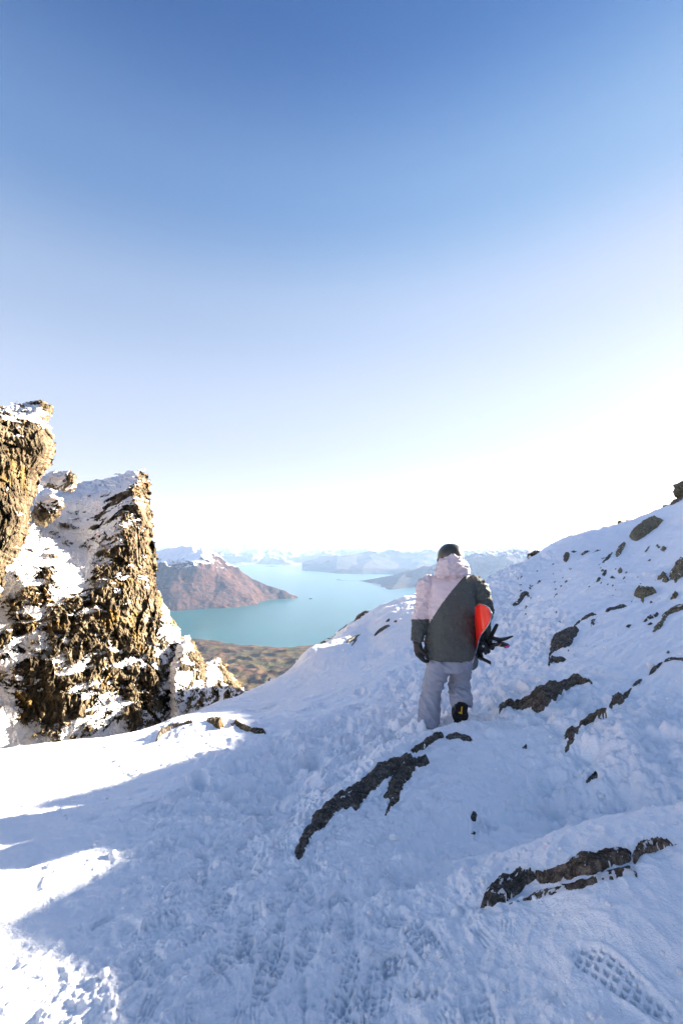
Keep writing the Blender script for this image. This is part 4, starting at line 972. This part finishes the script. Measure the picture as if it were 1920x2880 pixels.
f1 = rid3(x*5+z*3, y*5, z*8+x*5, 3, 511)-.6; f2 = fbm3(x*8, y*8, z*10, 3, 513)
low = sst(-(z-(feet[2]+.75)), -.35, .25)
a = a + n*((.005+.013*low)*f1 + .005*f2)[:, None]
setco(tr, a); tr.materials.clear(); tr.materials.append(M_PANT); link('trousers', tr, person)

# --- head and body under the clothes: one continuous figure
hc = Z3(655, 250, .02)
body = [loft([(hc+Vector((0, .0, -.23)), (.05, 0, 0), (0, .05, 0)), (hc+Vector((0, .0, -.13)), (.055, 0, 0), (0, .06, 0)), (hc+Vector((0, .015, -.10)), (.06, 0, 0), (0, .08, 0)), (hc+Vector((0, .02, -.05)), (.072, 0, 0), (0, .092, 0)), (hc+Vector((0, .01, .02)), (.077, 0, 0), (0, .098, 0)), (hc+Vector((0, .0, .07)), (.07, 0, 0), (0, .09, 0)), (hc+Vector((0, 0, .105)), (.04, 0, 0), (0, .05, 0))], 20),
        ball(hc+Vector((0, .108, -.02)), (.013, .02, .025), 10, 6), ball(hc+Vector((-.078, 0, -.01)), (.012, .02, .032), 10, 6), ball(hc+Vector((.078, 0, -.01)), (.012, .02, .032), 10, 6),
        ball(hc+Vector((0, .092, -.065)), (.025, .012, .006), 10, 6), ball(hc+Vector((0, .078, -.098)), (.025, .02, .02), 10, 6),
        loft([ring(655, 90, 420, .0, .06), ring(660, 190, 520, 0, .10), ring(660, 200, 700, 0, .13), ring(655, 190, 1000, 0, .13), ring(645, 200, 1330, .02, .12), ring(640, 190, 1440, .02, .11)], 20),
        tube([Z3(440, 560), Z3(362, 740, .03), Z3(338, 900, .04), Z3(290, 1190, -.03)], [.05, .045, .04, .028]), tube([Z3(880, 560), Z3(1000, 720, .02), Z3(1020, 850, .05), Z3(1008, 1160, .26)], [.05, .045, .04, .028]),
        tube([Z3(540, 1400), Z3(455, 1720, .03), Z3(405, 2050, -.02)], [.085, .06, .045]), tube([Z3(745, 1400), Z3(745, 1620, .12), Z3(770, 1850, -.06)], [.085, .06, .045])]
bm_ = voxel('body', body, .010, 2); bm_.materials.clear(); bm_.materials.append(M_SKIN); link('body', bm_, person)
M_EYE = MT('dark_eye', .3, .5); M_EYE.color((.03, .02, .015)); M_EYE = M_EYE.m

# --- helmet: shell with a rolled rim, rear dial, goggle strap
hv = []; hc2 = Z3(655, 262, .0)
rings = []
for i in range(15):
    t = i/14; ang = math.pi/2*(1-t)
    rr_ = math.cos(ang*.98)
    zc = .142*math.sin(ang)
    rings.append((hc2+Vector((0, .012*t, zc)), (.1345*max(rr_, .03)**.92, 0, 0), (0, .155*max(rr_, .03)**.92, 0)))
rings += [(hc2+Vector((0, .012, -.025)), (.1355, 0, 0), (0, .156, 0)), (hc2+Vector((0, .012, -.058)), (.133, 0, 0), (0, .153, 0)), (hc2+Vector((0, .012, -.07)), (.125, 0, 0), (0, .145, 0)), (hc2+Vector((0, .012, -.03)), (.118, 0, 0), (0, .137, 0))]
V, F = loft(rings[::-1], 48, True)
me = bpy.data.meshes.new('helmet'); me.from_pydata(V, [], F); me.materials.append(M_HELM)
bm = bmesh.new(); bm.from_mesh(me); bmesh.ops.recalc_face_normals(bm, faces=bm.faces); bm.to_mesh(me); bm.free()
me.polygons.foreach_set('use_smooth', np.ones(len(me.polygons), bool)); helmet = link('helmet', me, person)
def simple(name, parts, mat, parent, smooth=True, bev=0):
    V, F = merged(parts); me = bpy.data.meshes.new(name); me.from_pydata([tuple(v) for v in V], [], F); me.materials.append(mat)
    bm = bmesh.new(); bm.from_mesh(me); bmesh.ops.recalc_face_normals(bm, faces=bm.faces)
    if bev: bmesh.ops.bevel(bm, geom=bm.edges[:], offset=bev, segments=2, affect='EDGES')
    bm.to_mesh(me); bm.free()
    me.polygons.foreach_set('use_smooth', np.full(len(me.polygons), smooth)); return link(name, me, parent)
def box(c, s, ax=None):
    c = Vector(c); ax = ax or ((1, 0, 0), (0, 1, 0), (0, 0, 1)); A = [Vector(v).normalized() for v in ax]
    V = [c + A[0]*sx_*s[0]/2 + A[1]*sy_*s[1]/2 + A[2]*sz_*s[2]/2 for sx_ in (-1, 1) for sy_ in (-1, 1) for sz_ in (-1, 1)]
    return V, [(0, 1, 3, 2), (4, 6, 7, 5), (0, 4, 5, 1), (2, 3, 7, 6), (0, 2, 6, 4), (1, 5, 7, 3)]
sp_ = [hc2+Vector((.137*math.cos(t), .012+.158*math.sin(t), -.035+.014*math.sin(t))) for t in np.linspace(math.radians(150), math.radians(390), 17)]
simple('goggle_strap', [tube(sp_, [.012]*17, (1.5, .22), 8, 2)], M_BLACK, helmet)
simple('rear_clip', [box(hc2+Vector((-.035, -.150, -.045)), (.035, .02, .02))], M_BLACK, helmet, False, .004)

# --- gloves with five fingers
def glove(wrist, palm, fdir, side, name='glove', curl=.9, spread=(1, 0, 0), th=None):
    """wrist, palm centre; fdir finger direction; side: unit vector across the knuckles from index to little finger; th thumb direction"""
    W, P = Vector(wrist), Vector(palm); f = Vector(fdir).normalized(); s = Vector(side).normalized(); nrm_ = f.cross(s).normalized()
    parts = [tube([W-(P-W)*.25, W, P, P+f*.035], [.040, .036, .046, .042], (1.15, .72), 16, 3, up=s)]
    for k, (L, r_) in enumerate(((.078, .0135), (.088, .014), (.082, .0135), (.065, .012))):
        b = P+f*.03 + s*(k-1.5)*.023; d1 = (f*math.cos(.25*curl)+nrm_*math.sin(.25*curl)); d2 = (f*math.cos(.85*curl)+nrm_*math.sin(.85*curl)); d3 = (f*math.cos(1.5*curl)+nrm_*math.sin(1.5*curl))
        parts.append(tube([b-f*.02, b+d1*L*.42, b+d1*L*.42+d2*L*.36, b+d1*L*.42+d2*L*.36+d3*L*.30], [r_*1.08, r_*1.05, r_, r_*.85], None, 10, 3))
    t = Vector(th).normalized() if th else (-s+f*.8).normalized(); b = P-s*.035-f*.03
    parts.append(tube([b, b+t*.035, b+t*.06+f*.012+nrm_*.01, b+t*.068+f*.035+nrm_*.02], [.019, .017, .0155, .013], None, 10, 3))
    me = voxel(name, parts, .0045, 2); a = co(me); n = nrm(me); a = np.array(W)+(a-np.array(W))*1.28; a = a+n*(.0025*fbm3(a[:, 0]*50, a[:, 1]*50, a[:, 2]*50, 2, 521))[:, None]; setco(me, a)
    me.materials.clear(); me.materials.append(M_GLOVE); g = link(name, me, person); return g
w1 = Z3(284, 1185, -.03); p1 = Z3(298, 1270, -.03)
g1 = glove(w1, p1, (.24, .06, -1), (-.35, .93, 0), curl=.75, th=(.35, -.75, -.55))
simple('cuff', [tube([w1+Vector((0, 0, .03)), w1+Vector((.0, 0, -.012))], [.052, .046], (1, .9), 18, 2)], M_GLOVE, g1)
w2 = Z3(1008, 1165, .25); p2 = Z3(1000, 1240, .24)
g2 = glove(w2, p2, (-.75, -.2, -.62), (0, .9, -.3), curl=1.25, th=(-.2, -.9, -.3))
simple('cuff', [tube([w2+Vector((0, 0, .03)), w2+Vector((-.005, 0, -.015))], [.048, .043], (1, .9), 18, 2)], M_GLOVE, g2)

# --- boots
def boot(heel, toe, up, name='boot', shaft=.16, wk=1.4):
    H, T = Vector(heel), Vector(toe); f = (T-H).normalized(); L = (T-H).length; u_ = Vector(up); u_ = (u_-f*u_.dot(f)).normalized(); s = f.cross(u_)
    def rg_(k, w_, h0, h1, pw=.8): c = H+f*L*k+u_*(h0+h1)/2; return (c, s*w_*wk, u_*(h1-h0)/2, pw)
    up_ = loft([rg_(.0, .030, .02, .10), rg_(.06, .044, .018, .13), rg_(.25, .048, .018, .16), rg_(.45, .048, .018, .135), rg_(.65, .054, .018, .10), rg_(.82, .054, .018, .085), rg_(.94, .046, .018, .07), rg_(1.0, .028, .02, .05)], 24)
    sh = loft([(H+f*L*.22+u_*.06, s*.050, f*.062, .9), (H+f*L*.2+u_*.12, s*.052, f*.066, .9), (H+f*L*.17+u_*(.13+shaft*.5), s*.052, f*.060, .9), (H+f*L*.17+u_*(.15+shaft), s*.050, f*.055, .9)], 22)
    me = voxel(name, [up_, sh], .006, 2); me.materials.clear(); me.materials.append(M_BLACK); b = link(name, me, person)
    # sole: outline plate with lugs
    n_ = 28; V = []; 
    for j, hh in enumerate((-.012, .022)):
        for k in range(n_):
            t = 2*math.pi*k/n_; l_ = .5-.5*math.cos(t); w_ = (.047+.010*math.sin(math.pi*min(1, max(0, (l_-.35)/.65))) - .008*math.exp(-((l_-.4)/.12)**2))*math.copysign(abs(math.sin(t))**.55, math.sin(t))
            V.append(H+f*(L*(l_*1.04-.02))+s*w_*wk*1.02+u_*hh)
    F = [(k, (k+1) % n_, n_+(k+1) % n_, n_+k) for k in range(n_)]+[tuple(range(n_))[::-1], tuple(range(n_, 2*n_))]
    so_ = simple('sole', [(V, F)], M_BLACK, b, False)
    for q_ in [box(H+f*L*l_+s*sx_*.036-u_*.016, (.05, .014, .012), (s, f, u_)) for l_ in (.06, .14, .22, .30, .52, .6, .68, .76, .84, .92) for sx_ in (-1, 1)]: simple('tread_lug', [q_], M_BLACK, so_, False, .002)
    return b, H, f, s, u_, L
b1 = boot(Z3(368, 2152, -.11), Z3(350, 2150, .18), (0, 0, 1), shaft=.02, wk=1.15)
# the raised boot: heel up under the trouser hem, toe on the snow, sole towards the camera
bh = Z3(772, 1872, -.17); bt = Z3(752, 2078, -.07)
b2, H_, f_, s_, u_, L_ = boot(bh, bt, (.02, .8, .5), shaft=.0)
simple('yellow_mark', [box(H_+f_*L_*.27-u_*.0245, (.012, .085, .004), (s_, f_, u_)), box(H_+f_*L_*.42-s_*.008-u_*.0245, (.036, .018, .004), (s_+f_*.3, f_, u_))], M_YEL, b2, False)

# ------------------------------------------------------------------ snowboard under the right arm
bd_c = Z3(975, 1010, -.02)
board = empty('snowboard', tuple(bd_c), label='snowboard with glossy red base and black bindings held under the walker\'s right arm', category='snowboard')
ax_l = Vector((-.15, -.85, .50)).normalized()         # towards the tail, near the camera and higher
ax_n = Vector((1.0, -.17, .06)); ax_n = (ax_n-ax_l*ax_n.dot(ax_l)).normalized()       # top sheet faces right
ax_w = ax_l.cross(ax_n).normalized()
if ax_w.z < 0: ax_w = -ax_w
BL = 1.50; tail = Z3(945, 985, -.34)                   # where the tail starts to curl
def bp(l, w_, h):
    """l: metres from the start of the tail curl towards the nose (negative = into the curl)"""
    if l < 0: q = -l; curl = .60*q*q/.26 if q < .26 else .6*.26+.0; lift = min(q, .30)**2*1.45; fwd = q - lift*.45
    elif l > BL-.5: q = l-(BL-.5); lift = q*q*1.6; fwd = -l + lift*.3
    else: lift = .012*math.sin(math.pi*l/(BL-.5)); fwd = -l
    return tail + ax_l*fwd + ax_w*w_ + ax_n*(lift+h)
def half(l):
    if l < 0: t = min(1, -l/.27); return .152*math.sqrt(max(0, 1-t**2.3))
    if l > BL-.5: t = min(1, (l-(BL-.5))/.27); return .152*math.sqrt(max(0, 1-t**2.3))
    return .152-.022*math.sin(math.pi*l/(BL-.5))
ls = list(np.linspace(-.27, 0, 16))+list(np.linspace(.06, BL-.5, 18))+list(np.linspace(BL-.48, BL-.23, 12)); nw = 14
def sheet(h0, h1, inset=0):
    V = []; 
    for h in (h0, h1):
        for l in ls:
            for j in range(nw+1): V.append(bp(l, (max(half(l), .004)-inset)*(2*j/nw-1), h))
    m_ = len(ls)*(nw+1); F = []
    for i in range(len(ls)-1):
        for j in range(nw):
            k = i*(nw+1)+j; F.append((k, k+1, k+nw+2, k+nw+1)); F.append((m_+k, m_+k+nw+1, m_+k+nw+2, m_+k+1))
        for j in (0, nw):
            k = i*(nw+1)+j; F.append((k, k+nw+1, m_+k+nw+1, m_+k))
    for i in (0, len(ls)-1):
        for j in range(nw):
            k = i*(nw+1)+j; F.append((k, k+1, m_+k+1, m_+k))
    return V, F
simple('base_sheet', [sheet(-.003, .0)], M_RED, board)
simple('core', [sheet(.0005, .008)], M_TOP, board)
ev = []
for sgn in (1, -1):
    pth = [bp(l, sgn*(max(half(l), .003)), -.001) for l in ls]; ev.append(tube(pth, [.0032]*len(pth), None, 6, 1))
simple('steel_edge', ev, M_EDGE, board)
def binding(l0, tilt):
    """frame, high back, ankle strap, toe strap and buckles of one binding"""
    O = bp(l0, 0, .008); A, W, N = -ax_l, ax_w, ax_n
    e = A*math.cos(tilt)+W*math.sin(tilt); q = N.cross(e).normalized()      # q: across, e: heel to toe is along q
    bs = simple('binding', [loft([(O+N*h, q*(.135*k_), e*(.055*k_), .6) for h, k_ in ((.0, 1), (.018, 1), (.028, .92))], 24), box(O+e*.056+N*.045, (.19, .008, .05), (q, e, N)), box(O-e*.056+N*.045, (.19, .008, .05), (q, e, N)),
                    tube([O+e*.056-q*.08+N*.06, O-q*.14+N*.075, O-e*.056-q*.08+N*.06], [.013]*3, (1, .7), 8, 4)], M_BLACK, board, True)
    hb = [O-q*.135+N*(.04+.022*i)-q*.012*i for i in range(6)]
    simple('high_back', [loft([(c_, e*(.056-.005*i), q*.018, .7) for i, c_ in enumerate(hb)], 16)], M_BLACK, bs)
    simple('ankle_strap', [tube([O+e*.062-q*.04+N*.06, O+e*.06-q*.02+N*.13, O+e*.01-q*.0+N*.165, O-e*.05+q*.01+N*.14, O-e*.10+q*.03+N*.15], [.036, .044, .046, .042, .03], (1, .5), 10, 4, up=tuple(q))], M_BLACK, bs)
    simple('toe_strap', [tube([O+e*.062+q*.09+N*.03, O+e*.04+q*.10+N*.085, O-e*.04+q*.10+N*.085, O-e*.075+q*.10+N*.10], [.034, .038, .036, .026], (1, .55), 10, 4, up=tuple(q))], M_BLACK, bs)
    simple('ladder', [tube([O-e*.05+q*.01+N*.14, O-e*.10+q*.02+N*.16, O-e*.12+q*.04+N*.18], [.018, .017, .012], (1, .6), 8, 4)], M_BLACK, bs)
    b = simple('buckle', [box(O-e*.055+q*.012+N*.155, (.03, .05, .016), (q, e, N))], M_EDGE, bs, False, .003)
    simple('strap_tip', [box(O-e*.12+q*.05+N*.18, (.03, .03, .05), (q, e, N))], M_TIP, bs, False, .008)
    simple('strap_mark', [box(O-e*.115+q*.04+N*.17, (.012, .01, .05), (q, e, N))], M_YEL, bs, False)
    return bs
M_TIP = MT('magenta_tip', .3, .5); M_TIP.color((.5, .06, .25)); M_TIP = M_TIP.m
binding(.62, .2)

nb = simple('binding', [tube([Z3(985, 1215, -.06), Z3(1035, 1265, -.05), Z3(1068, 1305, -.02)], [.030, .034, .026], (1, .9), 12, 4), tube([Z3(1040, 1130, .0), Z3(1075, 1185, .0), Z3(1110, 1250, .0)], [.022, .03, .028], (1, .8), 12, 4),
             tube([Z3(985, 1150, .02), Z3(1040, 1215, .02), Z3(1120, 1265, .0)], [.028, .034, .026], (1, .8), 12, 4)], M_BLACK, board)
simple('high_back', [tube([Z3(1075, 1175, .02), Z3(1112, 1105, .0), Z3(1145, 1040, -.02), Z3(1163, 1005, -.03)], [.020, .020, .018, .015], (1, 1.4), 10, 4)], M_BLACK, nb)
simple('ankle_strap', [tube([Z3(1065, 1175, -.02), Z3(1130, 1160, -.04), Z3(1200, 1170, -.04), Z3(1262, 1158, -.03), Z3(1335, 1134, -.02)], [.020, .026, .026, .020, .009], (.75, 1.5), 12, 5)], M_BLACK, nb)
simple('toe_strap', [tube([Z3(1080, 1250, -.02), Z3(1150, 1215, -.04), Z3(1215, 1222, -.04), Z3(1282, 1235, -.03)], [.026, .036, .034, .024], (.8, 1.4), 12, 5)], M_BLACK, nb)
simple('buckle', [box(Z3(1135, 1198, -.085), (.05, .012, .016))], M_EDGE, nb, False, .003)
simple('buckle', [box(Z3(1010, 1245, -.10), (.02, .012, .02))], M_EDGE, nb, False, .003)
simple('strap_tip', [tube([Z3(1248, 1248, -.06), Z3(1288, 1243, -.06)], [.019, .017], None, 10, 3)], M_TIP, nb)
simple('strap_mark', [tube([Z3(1182, 1242, -.085), Z3(1208, 1218, -.085)], [.005, .005], None, 8, 2)], M_YEL, nb)
# ------------------------------------------------------------------ loose crumbs of snow
def snow_crumbs(n=2600):
    rg = np.random.default_rng(11); base = []
    bm = bmesh.new(); bmesh.ops.create_icosphere(bm, subdivisions=1, radius=1); bv = np.array([v.co[:] for v in bm.verts]); bf = np.array([[v.index for v in f.verts] for f in bm.faces]); bm.free()
    k = rg.uniform(0, 1, n); X = np.empty(n); Y = np.empty(n)
    Y = np.exp(rg.uniform(math.log(1.4), math.log(16), n)); X = rg.normal(0, .9, n)*np.sqrt(Y)*.9 + np.interp(Y, [1, 3, 5, 8, 16], [.1, .5, .9, 2.2, 4.5])
    cl = n2(X*1.3, Y*1.3, 601) > -.1; keep = cl & (X/Y > -.62) & (X/Y < .8); X, Y = X[keep], Y[keep]; n = len(X)
    Zt = terrain(X, Y); s = rg.lognormal(-5.15, .55, n)*(1+.10*Y); s = np.clip(s, .002, .05)
    V = []; F = []
    for i in range(n):
        v = bv*(1+rg.uniform(-.28, .28, (len(bv), 1)))*s[i]*np.array([1, 1, .75]) + [X[i], Y[i], Zt[i]+s[i]*.25]
        F.append(bf+len(bv)*i); V.append(v)
    link('snow_crumbs', mesh_np('snow_crumbs', np.concatenate(V), np.concatenate(F), SNOW), kind='stuff')
snow_crumbs()
